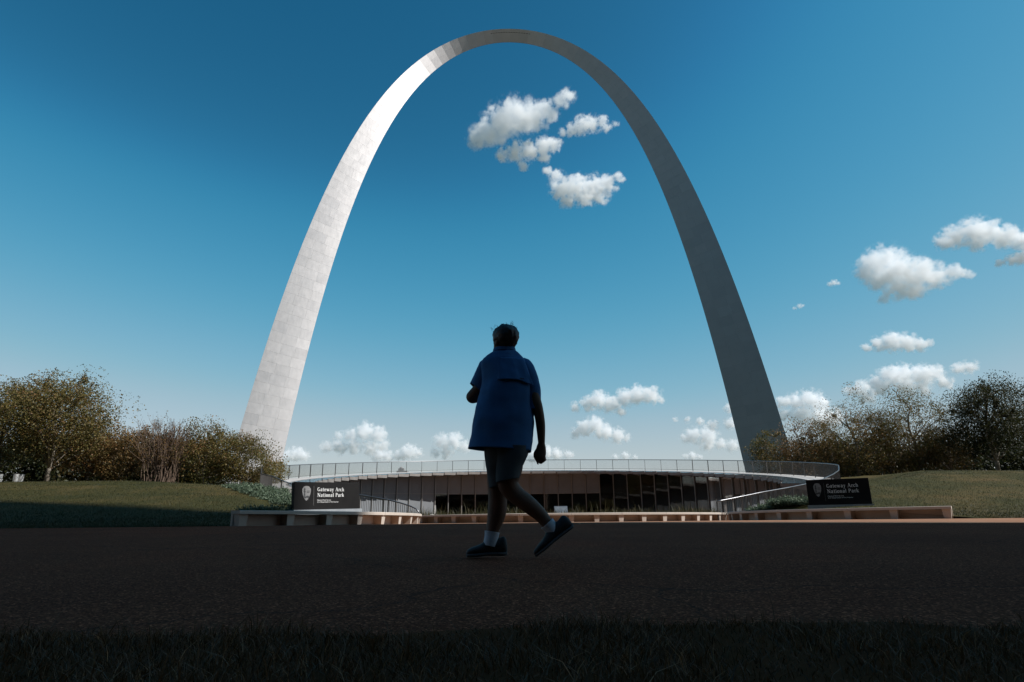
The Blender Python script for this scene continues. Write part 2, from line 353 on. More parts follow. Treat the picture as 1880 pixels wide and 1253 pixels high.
# ------------------------------------------------------------------ the arch
ARCH = Vector((6.7533, 214.7266, CAMZ + 2.29168))
FT = 0.3048
def arch_pt(x):
    z = 693.8597 - 68.7672 * math.cosh(0.0100333 * x)
    A = 125.1406 + (1262.6651 - 125.1406) * (625.0925 - z) / 625.0925
    s = math.sqrt(4 * A / math.sqrt(3))
    dz = -68.7672 * 0.0100333 * math.sinh(0.0100333 * x)
    k = 1 / math.sqrt(1 + dz * dz)
    n = Vector((-dz * k, 0, k))
    c = Vector((x, 0, z))
    E = c + n * (s / (2 * math.sqrt(3))); I = c - n * (s / math.sqrt(3))
    W = (E + Vector((0, -s / 2, 0))) * FT; Ea = (E + Vector((0, s / 2, 0))) * FT; I = I * FT
    return W, Ea, I
def build_arch():
    root = tag(empty("arch", ARCH), "towering stainless steel catenary arch of triangular section behind the low round building", "arch")
    # stations of equal arc length, about twelve feet each
    xs = np.linspace(-299.2239, 299.2239, 4001)
    P = np.array([[x, 693.8597 - 68.7672 * math.cosh(0.0100333 * x)] for x in xs])
    L = np.concatenate([[0], np.cumsum(np.hypot(*np.diff(P, axis=0).T))])
    NS = 122
    st = np.interp(np.linspace(0, L[-1], NS + 1), L, xs)
    fr = [arch_pt(x) for x in st]
    core = MB(); core.loft([[a * 1.0 + Vector((0, 0.07, 0)) for a in (W,)] + [Ea, I + Vector((0, 0.07, 0))] for W, Ea, I in fr])
    mk("core", core.V, core.F, M["steel_core"], root, org=(0, 0, 0))
    n = 0
    for i in range(NS):
        W0, E0, I0 = fr[i]; W1, E1, I1 = fr[i + 1]
        k = min(i, NS - 1 - i)
        cols = 3 if k < 26 else (2 if k < 56 else 1)
        t = ((W1 - W0) + (I1 - I0)).normalized(); g = t * 0.012
        w = ((I0 - W0) + (I1 - W1)).normalized(); gw = w * 0.012
        nrm = t.cross(w).normalized()
        if nrm.y > 0: nrm = -nrm
        # in wide courses the vertical joints shift from course to course
        cuts = [0, 1] if cols == 1 else ([0, 0.42 if i % 2 else 0.58, 1] if cols == 2 else ([0, 0.30, 0.66, 1] if i % 2 else [0, 0.36, 0.70, 1]))
        for c in range(cols):
            a, b = cuts[c], cuts[c + 1]
            A0 = W0.lerp(I0, a) + g + (gw if c else gw * 0); B0 = W0.lerp(I0, b) + g - (gw if c < cols - 1 else gw * 0)
            A1 = W1.lerp(I1, a) - g + (gw if c else gw * 0); B1 = W1.lerp(I1, b) - g - (gw if c < cols - 1 else gw * 0)
            q = MB(); q.hexa([p - nrm * 0.06 for p in (A0, B0, B1, A1)] + [p for p in (A0, B0, B1, A1)])
            o = mk("steel_panel", q.V, q.F, M["steel"], root, org=(0, 0, 0)); n += 1
    # flat outer face and the far face
    ex = MB(); ex.loft([[W + Vector((0, 0.03, 0)) + (W - I).normalized() * 0.02, Ea + (Ea - I).normalized() * 0.03, Ea + (Ea - I).normalized() * 0.03 + Vector((0, -0.02, 0)) - (Ea - I) * 0.01, W + Vector((0, 0.05, 0)) - (W - I) * 0.004] for W, Ea, I in fr])
    mk("outer_face", ex.V, ex.F, M["steel"], root, org=(0, 0, 0))
    for j in range(16):
        x = (j - 7.5) / FT * 1.06
        W, Ea, I = arch_pt(x); W2, E2, I2 = arch_pt(x + 1.1)
        c = W.lerp(I, 0.27); t = (W2 - W).normalized(); w = (I - W).normalized(); nr = t.cross(w)
        if nr.y > 0: nr = -nr
        q = MB(); q.box(c + nr * 0.012, t * 0.27, w * 0.11, nr * 0.03)
        mk("observation_window", q.V, q.F, M["dark_glass"], root, org=(0, 0, 0))
build_arch()

# ------------------------------------------------------------------ ground, road, plaza, lawns
def zroad(y): return -0.02 * max(0.0, y - 15.0)
def smooth(t): t = min(1.0, max(0.0, t)); return t * t * (3 - 2 * t)
RC = Vector((3.8, 48.9)); RR = 20.6                     # the round roof in plan
def zdeck(y): return -1.87 + 0.0915 * y
def near_circle(px, py, R=RR):
    d = ray(px, py); d2 = Vector((d.x, d.y)).normalized(); b = RC.dot(d2); disc = R * R - (RC.length_squared - b * b)
    t = b - math.sqrt(max(disc, 0)); return d2 * t
def sheet(name, xs, ys, zf, mat):
    V = [(x, y, zf(x, y)) for y in ys for x in xs]; n = len(xs)
    F = np.array([(j * n + i, j * n + i + 1, (j + 1) * n + i + 1, (j + 1) * n + i) for j in range(len(ys) - 1) for i in range(n - 1)])
    return tag(mk(name, V, F, mat, smooth=True), kind="structure")
sheet("ground", [-20000, -3000, -400, 400, 3000, 20000], [-20000, -3000, -400, 60, 400, 3000, 20000], lambda x, y: -1.9, M["ground"])
sheet("road", [-140, -60, -25, -10, 0, 10, 25, 60, 140], list(np.linspace(1.45, 18.0, 34)), lambda x, y: zroad(y), M["asphalt"])
def road_edge_noise(x): return 0.10 * noise.noise(Vector((x * 0.9, 3.1, 0))) + 0.05 * noise.noise(Vector((x * 4.0, 7.1, 0)))
def plaza():
    xs = [-5.4, -4.5, -3, -1, 1, 3, 5, 7, 8.6, 12, 20, 30, 60, 140]; V = []; n = 60
    for j in range(n + 1):
        for x in xs:
            y0 = 11.35 - (x - 8.5) * 0.45 if x < 8.5 else 11.35 - (x - 8.5) * 0.05  # front edge slanted along the shade line; paler sheet paints the sunlit strip
            y = y0 + (68.5 - y0) * (j / n) ** 1.5; V.append((x, y, zroad(y) + 0.004))
    m = len(xs); F = np.array([(j * m + i, j * m + i + 1, (j + 1) * m + i + 1, (j + 1) * m + i) for j in range(n) for i in range(m - 1)])
    tag(mk("plaza", V, F, M["plaza"]), kind="structure")
plaza()
def verge_z(x, y): return 0.035 * smooth((2.05 + road_edge_noise(x) * 1.6 - y) / 0.35) - 0.012 + 0.012 * noise.noise(Vector((x * 3, y * 3, 0)))
sheet("verge", list(np.linspace(-140, -4, 12)) + list(np.linspace(-3.6, 3.6, 80)) + list(np.linspace(4, 140, 12)), [-60, -20, -6, -2] + list(np.linspace(0.2, 2.1, 40)), verge_z, M["soil"])

# bench lines
def arc_to(P0, P1, n):
    """arc from P0 that runs out along the line of sight at P1"""
    P0 = Vector(P0[:2]); P1 = Vector(P1[:2]); t = P1.normalized(); nn = Vector((-t.y, t.x))
    if (P0 - P1).dot(nn) < 0: nn = -nn
    r = (P0 - P1).length_squared / (2 * (P0 - P1).dot(nn)); c = P1 + nn * r
    a0 = math.atan2(P0.y - c.y, P0.x - c.x); a1 = math.atan2(P1.y - c.y, P1.x - c.x)
    while a1 - a0 > math.pi: a1 -= 2 * math.pi
    while a1 - a0 < -math.pi: a1 += 2 * math.pi
    return [Vector((c.x + r * math.cos(a0 + (a1 - a0) * i / n), c.y + r * math.sin(a0 + (a1 - a0) * i / n))) for i in range(n + 1)]
LB = arc_to(at(438, 964, 15.4), at(774, 963, 25.2), 48)
RB = arc_to(at(1750, 952, 18.3), at(1336, 956, 28.5), 48)
PC = Vector((3.4, 35.2)); PR = 9.2
CB = [Vector((PC.x + PR * math.cos(a), PC.y + PR * math.sin(a))) for a in np.radians(np.linspace(188, 362, 97))]
def line_x(pts, y):
    ys = [p.y for p in pts]; xs = [p.x for p in pts]
    return float(np.interp(y, ys, xs))
def lawn(side):
    B = LB if side < 0 else RB
    y0 = 15.45 if side < 0 else 17.4
    ys = list(np.linspace(y0, 46, 90)) + list(np.linspace(47, 75, 24)) + [85, 100, 130, 170, 215, 260, 330, 420]
    zb = ((15.4, 0.27), (25, 0.10), (29, 0.0), (31, 0.1), (33, 0.3), (35, 0.55), (38, 1.0), (41.7, 1.65), (48, 2.35), (60, 2.6), (420, 2.64))
    ts = [0, .01, .02, .03, .045, .06, .08, .1, .125, .15, .18, .21, .25, .3, .36, .43, .5, .6, .75, 1.0]
    Wd = 260
    def inner(y):
        bx = line_x(B, max(y, B[0].y)) + side * 0.42
        if abs(y - RC.y) < RR: cx = RC.x + side * math.sqrt(RR * RR - (y - RC.y) ** 2)
        else: cx = RC.x
        if y < B[-1].y: return bx
        if y < 30.5: f = (y - B[-1].y) / (30.5 - B[-1].y); return bx * (1 - f) + (RC.x + side * math.sqrt(RR * RR - (30.5 - RC.y) ** 2)) * f
        return cx
    cz = 2.15 if side < 0 else 2.5
    cy = 37.5 if side < 0 else 41.0
    V = []
    for y in ys:
        xi = inner(y)
        for t in ts:
            x = xi + side * Wd * t ** 1.35
            d = abs(x - xi)
            zl = zroad(y0) - 0.01 + cz * smooth((y - y0) / (cy - y0) * 0.98) ** 0.92 if y < cy else cz + (2.64 - cz) * smooth((y - cy) / 30)
            if side > 0: zl += 0.10 * smooth((y - 22) / 12) * math.sin(x * 0.09)
            else: zl += -0.0035 * max(0, -x - 10) * smooth((y - 22) / 12)
            zi = float(np.interp(y, [a for a, b in zb], [b for a, b in zb]))
            zi = zroad(y0) - 0.01 + (zi + 0.02) * smooth((y - y0) / 3.4)
            w = smooth(d / (7.5 if side < 0 else 5.5))
            z = zi * (1 - w) + zl * w
            z += 0.05 * noise.noise(Vector((x * 0.5, y * 0.5, side))) * smooth((y - y0) / 4)
            V.append((x, y, z))
    V = [(x, y - 0.02, -0.4) for x, y, z in V[:len(ts)]] + V; ys = [y0 - 0.02] + ys
    n = len(ts)
    F = [(j * n + i, j * n + i + 1, (j + 1) * n + i + 1, (j + 1) * n + i) for j in range(len(ys) - 1) for i in range(n - 1)]
    if side < 0: F = [f[::-1] for f in F]
    o = tag(mk("lawn", V, np.array(F), M["lawn"], smooth=True), kind="structure")
    return o, np.array(V).reshape(len(ys), n, 3), ys
LAWN_L, LGRID, LYS = lawn(-1)
LAWN_R, RGRID, RYS = lawn(1)
def lawn_z(x, y, side):
    G, ys = (LGRID, LYS) if side < 0 else (RGRID, RYS)
    j = int(np.clip(np.searchsorted(ys, y), 1, len(ys) - 1)); f = (y - ys[j - 1]) / (ys[j] - ys[j - 1])
    def row(r):
        o = np.argsort(r[:, 0]); return np.interp(x, r[o, 0], r[o, 2])
    return float(row(G[j - 1]) * (1 - f) + row(G[j]) * f)
def on_lawn(px, Y, side):
    p = at(px, 890, Y); return Vector((p.x, Y, lawn_z(p.x, Y, side)))

# ------------------------------------------------------------------ added tower, unseen behind the camera to the right, shaped to shade the foreground
def build_tower():
    root = tag(empty("shade_tower", (95, -50, 0)), "added beige tower, unseen beyond the right edge, its crown flared to shade the foreground", "tower")
    secs = [(0, 0.0), (70, 0.0), (76, 0.3), (82, 1.6), (87, 3.4), (93, 4.2), (104, 4.3), (118, 4.3), (128, 4.3)]  # flare widens the crown so its shadow edge reaches bench and lawn
    ex, ey = TOWER_EDGE
    b = MB(); b.loft([[Vector((ex, ey + o, z)), Vector((ex + 30, ey - 13, z)), Vector((ex + 30, ey - 95, z)), Vector((ex, ey - 95, z))] for z, o in secs])
    b.build("wall", M["tower"], root, org=root.location)
    for k in range(20):
        z = 3 + k * 3.4
        q = MB(); q.abox(ex - 0.12, ex + 0.1, ey - 94, ey - 1.0, z, z + 1.7); q.build("window_band", M["dark_glass"], root, org=root.location)
TOWER_EDGE = (8.3 + 71.3, 11.55 - 23.2)
build_tower()
# downtown blocks added unseen behind the viewer to darken the steel's reflection and the foreground
def build_block(label, x, y, w, d, h):
    root = tag(empty("added_city_block", (x, y, -1.9)), label, "building", "added downtown blocks behind the viewer")
    q = MB(); q.abox(x - w / 2, x + w / 2, y - d, y, -1.9, h); q.build("wall", M["city"], root, org=root.location)
    q = MB(); q.abox(x - w / 4, x + w / 4, y - d * 0.7, y - d * 0.3, h + 0.01, h + 4); q.build("plant_room", M["city"], root, org=root.location)
    n = int(h / 8)
    for k in range(n):
        q = MB(); q.abox(x - w / 2 + 1, x + w / 2 - 1, y - 0.1, y + 0.12, 2 + k * 8, 7.0 + k * 8); q.build("window_band", M["dark_glass"], root, org=root.location)
for i_, (x, y, w, d, h) in enumerate(((-300, 0, 56, 60, 120), (-236, -50, 56, 50, 170), (-176, -90, 56, 50, 140), (-116, -112, 54, 50, 185), (-58, -124, 52, 50, 150), (0, -130, 50, 40, 110), (52, -128, 46, 50, 160), (150, -150, 44, 50, 120))):
    build_block("downtown office block behind the viewer, " + ("first", "second", "third", "fourth", "fifth", "sixth", "seventh", "eighth")[i_] + " of its row", x, y, w, d, h)

# ------------------------------------------------------------------ benches
def build_bench(pts, label, spacing, name="bench", back=1.0, ends=True, h=0.36, skip=None):
    L = [0.0]
    for a, b in zip(pts, pts[1:]): L.append(L[-1] + (b - a).length)
    def P(s): return Vector((np.interp(s, L, [p.x for p in pts]), np.interp(s, L, [p.y for p in pts])))
    def fr(s):
        p = P(s); t = (P(min(s + 0.05, L[-1])) - P(max(s - 0.05, 0))).normalized(); n = Vector((-t.y, t.x)) * back
        return p, t, n            # n points to the rear of the bench
    root = tag(empty(name, (pts[0].x, pts[0].y, zroad(pts[0].y))), label, "bench", "low concrete benches round the entrance planters")
    N = max(24, int(L[-1] / 0.25))
    def slab(name, f0, f1, z0, z1, mat, s0=0.0, s1=None):
        s1 = L[-1] if s1 is None else s1
        rings = []
        for i in range(N + 1):
            p, t, n = fr(s0 + (s1 - s0) * i / N); z = zroad(p.y) + 0.004
            a = p + n * f0; b = p + n * f1
            ch = 0.012
            rings.append([Vector((a.x, a.y, z + z0)), Vector((b.x, b.y, z + z0)), Vector((b.x, b.y, z + z1)), Vector((a.x + n.x * ch, a.y + n.y * ch, z + z1)), Vector((a.x, a.y, z + z1 - ch))])
        q = MB(); q.loft(rings); return q.build(name, mat, root)
    # seat in cast lengths with open joints
    ns = max(1, round(L[-1] / (spacing * 2)))
    for k in range(ns):
        slab("seat_slab", 0.0, 0.46, h - 0.085, h, M["concrete"], L[-1] * k / ns + (0.006 if k else 0), L[-1] * (k + 1) / ns - (0.006 if k < ns - 1 else 0))
    slab("rear_wall", 0.34, 0.44, -0.3, h - 0.09, M["concrete"])
    m = max(2, round(L[-1] / spacing))
    for k in range(m + 1):
        s = 0.13 + (L[-1] - 0.26) * k / m
        p, t, n = fr(s); z = zroad(p.y)
        w = 0.115; q = MB()
        a = p + n * 0.05; b = p + n * 0.345
        def v(c, tt, zz): return Vector((c.x + t.x * tt, c.y + t.y * tt, zz))
        q.hexa([v(a + n * 0.03, -w * 0.78, z - 0.02), v(a + n * 0.03, w * 0.78, z - 0.02), v(b, w * 0.78, z - 0.02), v(b, -w * 0.78, z - 0.02),
                v(a, -w, z + h - 0.083), v(a, w, z + h - 0.083), v(b, w, z + h - 0.083), v(b, -w, z + h - 0.083)])
        q.build("support", M["concrete"], root)
    return root
build_bench(LB, "curved concrete bench in front of the left sign, partly in shade", 1.28, back=1.0)
build_bench(RB, "long curved concrete bench in front of the right sign", 1.36, back=-1.0)
build_bench(CB, "round concrete bench ringing the grassy planter at the middle of the entrance", 1.08, back=-1.0 if False else 1.0)
soil = MB(); soil.V = [(PC.x, PC.y, 0.0)] + [(PC.x + (PR - 0.40) * math.cos(a), PC.y + (PR - 0.40) * math.sin(a), zroad(PC.y + (PR - 0.4) * math.sin(a)) + 0.33) for a in np.linspace(0, 2 * math.pi, 64, endpoint=False)]
soil.F = [(0, 1 + i, 1 + (i + 1) % 64) for i in range(64)]
tag(soil.build("planter_soil", M["soil"]), kind="structure")

# ------------------------------------------------------------------ the round building
def proj(P):
    d = Vector(P) - Vector((0, 0, CAMZ)); w = d.dot(_f); return PW / 2 + FPX * d.dot(_r) / w, PH / 2 - FPX * d.dot(_u) / w
def pol(R, th, z): return Vector((RC.x + R * math.cos(th), RC.y + R * math.sin(th), z))
def build_centre():
    root = tag(empty("visitor_centre", (RC.x, RC.y, -1.1)), "low round glass fronted building with tilted ring roof beneath the arch", "building")
    T0, T1 = math.radians(-32), math.radians(212)
    NB = 54; RW = 19.2; FL = -1.15
    def sector(name, R0, R1, z0f, z1f, mat, t0=T0, t1=T1, n=120):
        rings = []
        for i in range(n + 1):
            th = t0 + (t1 - t0) * i / n
            def zz(R, f): return f(RC.y + R * math.sin(th))
            rings.append([pol(R0, th, zz(R0, z0f)), pol(R1, th, zz(R1, z0f)), pol(R1, th, zz(R1, z1f)), pol(R0, th, zz(R0, z1f))])
        q = MB(); q.loft(rings); return q.build(name, mat, root)
    sector("roof_deck", 18.98, 21.3, lambda y: zdeck(y) - 0.32, lambda y: zdeck(y), M["deck"])
    sector("fascia_beam", 18.87, 18.97, lambda y: zdeck(y) - 0.34, lambda y: zdeck(y) + 0.015, M["rafter"])
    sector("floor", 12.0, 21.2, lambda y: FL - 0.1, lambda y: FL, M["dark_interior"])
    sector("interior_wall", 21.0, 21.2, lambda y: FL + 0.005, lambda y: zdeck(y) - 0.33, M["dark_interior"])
    for i in range(NB + 1):
        th = T0 + (T1 - T0) * i / NB
        e = Vector((math.cos(th), math.sin(th), 0)); t = Vector((-e.y, e.x, 0))
        y = RC.y + RW * math.sin(th); zt = zdeck(y) - 0.325
        q = MB(); q.box(pol(RW - 0.09, th, (FL + zt) / 2), e * 0.09, t * 0.035, Vector((0, 0, (zt - FL) / 2))); q.build("mullion", M["mullion"], root)
        # rafter: a tapering fin reaching inwards under the glass canopy
        ya, yb = RC.y + 17.2 * math.sin(th), RC.y + 18.85 * math.sin(th)
        A = pol(17.2, th, zdeck(ya)); B = pol(19.1, th, zdeck(RC.y + 19.1 * math.sin(th)))
        B0 = pol(18.85, th, zdeck(yb))
        q = MB(); w = 0.15
        q.hexa([A - t * w + Vector((0, 0, -0.22)), B0 - t * w + Vector((0, 0, -0.46)), B0 + t * w + Vector((0, 0, -0.46)), A + t * w + Vector((0, 0, -0.22)),
                A - t * w + Vector((0, 0, -0.03)), B0 - t * w + Vector((0, 0, -0.03)), B0 + t * w + Vector((0, 0, -0.03)), A + t * w + Vector((0, 0, -0.03))])
        q.build("rafter", M["rafter"], root)
    HEAD = 1.85
    for i in range(NB):
        a = T0 + (T1 - T0) * i / NB; b = T0 + (T1 - T0) * (i + 1) / NB; m = (a + b) / 2
        da = 0.045 / RW
        ym = RC.y + RW * math.sin(m)
        px = proj(pol(RW, m, 1.0))[0]
        za, zb_ = zdeck(RC.y + RW * math.sin(a)) - 0.325, zdeck(RC.y + RW * math.sin(b)) - 0.325
        def pane(name, z0, z1a, z1b, mat, th_=0.012, R=RW - 0.06):
            q = MB()
            q.hexa([pol(R, a + da, z0), pol(R, b - da, z0), pol(R + th_, b - da, z0), pol(R + th_, a + da, z0),
                    pol(R, a + da, z1a), pol(R, b - da, z1b), pol(R + th_, b - da, z1b), pol(R + th_, a + da, z1a)])
            return q.build(name, mat, root)
        grey_low = px < 795 and math.sin(m) > -0.6
        dark_all = px > 1115
        if dark_all:
            pane("glass_pane", FL + 0.05, za - 0.01, zb_ - 0.01, M["glass"])
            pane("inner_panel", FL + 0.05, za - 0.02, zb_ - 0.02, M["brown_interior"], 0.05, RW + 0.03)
        else:
            hd = min(HEAD, za - 0.3, zb_ - 0.3)
            pane("bulkhead_panel", hd + 0.07, za - 0.01, zb_ - 0.01, M["spandrel"], 0.05)
            q = MB(); q.hexa([pol(RW - 0.1, a + da, hd), pol(RW - 0.1, b - da, hd), pol(RW + 0.08, b - da, hd), pol(RW + 0.08, a + da, hd),
                              pol(RW - 0.1, a + da, hd + 0.065), pol(RW - 0.1, b - da, hd + 0.065), pol(RW + 0.08, b - da, hd + 0.065), pol(RW + 0.08, a + da, hd + 0.065)])
            q.build("transom", M["mullion"], root)
            if grey_low: pane("wall_panel", FL + 0.05, hd - 0.01, hd - 0.01, M["spandrel"], 0.05)
            else: pane("glass_pane", FL + 0.05, hd - 0.01, hd - 0.01, M["glass"])
        # canopy glass between the rafters
        q = MB(); R0, R1 = 17.2, 18.85
        def zc(R, th): return zdeck(RC.y + R * math.sin(th))
        q.hexa([pol(R0, a, zc(R0, a) - 0.02), pol(R0, b, zc(R0, b) - 0.02), pol(R1, b, zc(R1, b) - 0.02), pol(R1, a, zc(R1, a) - 0.02),
                pol(R0, a, zc(R0, a)), pol(R0, b, zc(R0, b)), pol(R1, b, zc(R1, b)), pol(R1, a, zc(R1, a))])
        q.build("canopy_pane", M["canopy_glass"], root)
        q = MB(); q.hexa([pol(17.14, a + 0.004, zc(17.2, m) - 0.26), pol(17.14, b - 0.004, zc(17.2, m) - 0.26), pol(17.19, b - 0.004, zc(17.2, m) - 0.26), pol(17.19, a + 0.004, zc(17.2, m) - 0.26),
                          pol(17.14, a + 0.004, zc(17.2, m) + 0.0), pol(17.14, b - 0.004, zc(17.2, m) + 0.0), pol(17.19, b - 0.004, zc(17.2, m) + 0.0), pol(17.19, a + 0.004, zc(17.2, m) + 0.0)])
        q.build("canopy_edge", M["rafter"], root)
    return root
build_centre()

# ------------------------------------------------------------------ railing round the roof, sweeping down both ramps
def build_railing():
    path = []
    for px, py in ((773, 946), (770, 937), (755, 928.5), (737, 923.5), (719, 919), (700, 915.5), (680, 912.5), (660, 910), (630, 906), (600, 902), (570, 898), (545, 894), (522, 888), (501, 880)):
        c = near_circle(px, py); p = at(px, py, c.y); path.append((c.x, c.y, p.z))
    for th in np.linspace(math.radians(203), math.radians(-32), 110):
        p = pol(RR, th, 0); path.append((p.x, p.y, zdeck(p.y) + 1.10))
    for px, py in ((1530, 877), (1510, 883), (1482, 889), (1445, 896), (1400, 904.5), (1360, 912.5), (1316, 921)):
        c = near_circle(px, py); p = at(px, py, c.y); path.append((c.x, c.y, p.z))
    path = np.array(path)
    # ease the joints
    for _ in range(3):
        path[1:-1, 2] = (path[:-2, 2] + 2 * path[1:-1, 2] + path[2:, 2]) / 4
    L = np.concatenate([[0], np.cumsum(np.linalg.norm(np.diff(path[:, :2], axis=0), axis=1))])
    S = lambda s: Vector((np.interp(s, L, path[:, 0]), np.interp(s, L, path[:, 1]), np.interp(s, L, path[:, 2])))
    root = tag(empty("railing", (RC.x, RC.y, 0)), "grey steel railing circling the round roof and sweeping down beside both ramps", "railing")
    pts = [S(s) for s in np.linspace(0, L[-1], 420)]
    q = MB(); q.tube(pts, 0.033, 8); q.build("top_rail", M["handrail"], root, True)
    H = 1.07
    q = MB(); q.tube([p - Vector((0, 0, H - 0.10)) for p in pts], 0.018, 5); q.build("bottom_rail", M["rail"], root, True)
    n = int(L[-1] / 1.78)
    for k in range(n + 1):
        s = L[-1] * k / n; p = S(s); t = (S(s + 0.1) - S(s - 0.1)); t.z = 0; t = t.normalized(); e = Vector((t.y, -t.x, 0))
        b = MB(); b.box(p - Vector((0, 0, H / 2 + 0.05)), t * 0.012, e * 0.035, Vector((0, 0, H / 2 + 0.04))); b.build("post", M["rail"], root)
    b = MB(); m = int(L[-1] / 0.105)
    for k in range(m):
        s = L[-1] * (k + 0.5) / m; p = S(s); t = (S(s + 0.05) - S(s - 0.05)); t.z = 0
        if t.length < 1e-6: continue
        t = t.normalized(); e = Vector((t.y, -t.x, 0))
        b.box(p - Vector((0, 0, H / 2 - 0.02)), t * 0.0075, e * 0.0075, Vector((0, 0, H / 2 - 0.06)))
    o = b.build("pickets", M["rail"], root); o["kind"] = "stuff"
build_railing()

# ------------------------------------------------------------------ serif lettering for the signs
def glyphs():
    T, t, S = 0.15, 0.06, 0.05          # thick stem, thin stroke, serif
    def v(x, y0=0.0, y1=1.0, w=T): return [("q", (x - w / 2, y0), (x + w / 2, y0), (x + w / 2, y1), (x - w / 2, y1))]
    def h(x0, x1, y, w=t): return [("q", (x0, y - w / 2), (x1, y - w / 2), (x1, y + w / 2), (x0, y + w / 2))]
    def sf(x, y, up=True, w=0.30): return [("q", (x - w / 2, y), (x + w / 2, y), (x + w / 2, y + S), (x - w / 2, y + S))] if up else [("q", (x - w / 2, y - S), (x + w / 2, y - S), (x + w / 2, y), (x - w / 2, y))]
    def d(x0, y0, x1, y1, w):
        return [("q", (x0 - w / 2, y0), (x0 + w / 2, y0), (x1 + w / 2, y1), (x1 - w / 2, y1))]
    def arc(cx, cy, rx, ry, a0, a1, wv=T, wh=t, n=12):
        out = []
        for i in range(n):
            P = []
            for k in (i, i + 1):
                a = math.radians(a0 + (a1 - a0) * k / n); w = abs(math.cos(a)) * wv + abs(math.sin(a)) * wh
                c, s = math.cos(a), math.sin(a)
                P.append(((cx + (rx - w / 2) * c, cy + (ry - w / 2) * s), (cx + (rx + w / 2) * c, cy + (ry + w / 2) * s)))
            out.append(("q", P[0][0], P[0][1], P[1][1], P[1][0]))
        return out
    X = 0.66
    G = {
     "G": (0.92, arc(0.45, 0.5, 0.36, 0.46, 55, 325) + v(0.74, 0.06, 0.42, 0.15) + h(0.58, 0.90, 0.42)),
     "N": (0.98, v(0.18, 0, 1, 0.08) + v(0.80, 0, 1, 0.08) + d(0.80, 0, 0.18, 1, 0.2) + sf(0.18, 0) + sf(0.80, 1, False) + sf(0.12, 1, False, 0.24)),
     "A": (0.94, d(0.80, 0, 0.46, 1, 0.19) + d(0.14, 0, 0.44, 1, 0.08) + h(0.25, 0.66, 0.34) + sf(0.14, 0) + sf(0.80, 0)),
     "P": (0.78, v(0.22) + arc(0.36, 0.74, 0.27, 0.23, -90, 90) + h(0.22, 0.37, 0.97) + h(0.22, 0.37, 0.51) + sf(0.22, 0) + sf(0.16, 1, False, 0.22)),
     "a": (0.64, v(0.45, 0, X * 0.75, 0.14) + arc(0.30, X * 0.74, 0.20, 0.16, 0, 160, 0.14) + arc(0.26, 0.19, 0.17, 0.17, 60, 330, 0.14) + h(0.26, 0.45, 0.37) + sf(0.52, 0, True, 0.16)),
     "t": (0.44, v(0.20, 0.05, 0.90, 0.14) + h(0.05, 0.38, X - 0.02) + arc(0.32, 0.13, 0.13, 0.12, 180, 320, 0.12)),
     "e": (0.62, arc(0.31, X / 2, 0.24, X / 2 - 0.03, 0, 320, 0.15) + h(0.10, 0.52, X / 2 + 0.02)),
     "w": (0.96, d(0.28, 0, 0.14, X, 0.15) + d(0.32, 0, 0.46, X, 0.07) + d(0.62, 0, 0.48, X, 0.15) + d(0.66, 0, 0.82, X, 0.07) + sf(0.13, X, False, 0.26) + sf(0.47, X, False, 0.22) + sf(0.82, X, False, 0.22)),
     "y": (0.66, d(0.34, 0, 0.17, X, 0.15) + d(0.22, -0.28, 0.52, X, 0.07) + sf(0.16, X, False, 0.27) + sf(0.52, X, False, 0.22) + arc(0.17, -0.24, 0.08, 0.06, 0, 350, 0.08, 0.08)),
     "r": (0.50, v(0.18, 0, X, 0.15) + arc(0.34, X * 0.70, 0.15, X * 0.26, 20, 150, 0.12) + sf(0.18, 0) + sf(0.12, X, False, 0.2)),
     "c": (0.56, arc(0.30, X / 2, 0.23, X / 2 - 0.03, 45, 320, 0.15)),
     "h": (0.70, v(0.17, 0, 1.0, 0.15) + v(0.52, 0, X * 0.68, 0.15) + arc(0.345, X * 0.64, 0.175, X * 0.33, 0, 180, 0.14) + sf(0.17, 0, True, 0.26) + sf(0.52, 0, True, 0.26) + sf(0.11, 1, False, 0.2)),
     "n": (0.70, v(0.17, 0, X, 0.15) + v(0.52, 0, X * 0.68, 0.15) + arc(0.345, X * 0.64, 0.175, X * 0.33, 0, 180, 0.14) + sf(0.17, 0, True, 0.26) + sf(0.52, 0, True, 0.26) + sf(0.11, X, False, 0.2)),
     "i": (0.34, v(0.17, 0, X, 0.15) + sf(0.17, 0, True, 0.28) + sf(0.11, X, False, 0.2) + v(0.17, 0.80, 0.95, 0.15)),
     "o": (0.64, arc(0.32, X / 2, 0.24, X / 2 - 0.03, 0, 360, 0.16, t, 18)),
     "l": (0.34, v(0.17, 0, 1.0, 0.15) + sf(0.17, 0, True, 0.28) + sf(0.11, 1.0, False, 0.2)),
     "k": (0.70, v(0.17, 0, 1.0, 0.15) + d(0.22, 0.26, 0.52, X, 0.08) + d(0.58, 0, 0.34, 0.40, 0.16) + sf(0.17, 0, True, 0.26) + sf(0.58, 0, True, 0.24) + sf(0.52, X, False, 0.24) + sf(0.11, 1, False, 0.2)),
     " ": (0.34, []),
    }
    return G
GLY = glyphs()
def text_line(txt, track=0.07):
    x = 0.0; Q = []
    for ch in txt:
        w, st = GLY[ch]
        for s in st: Q.append([(x + p[0], p[1]) for p in s[1:]])
        x += w + track
    return Q, x
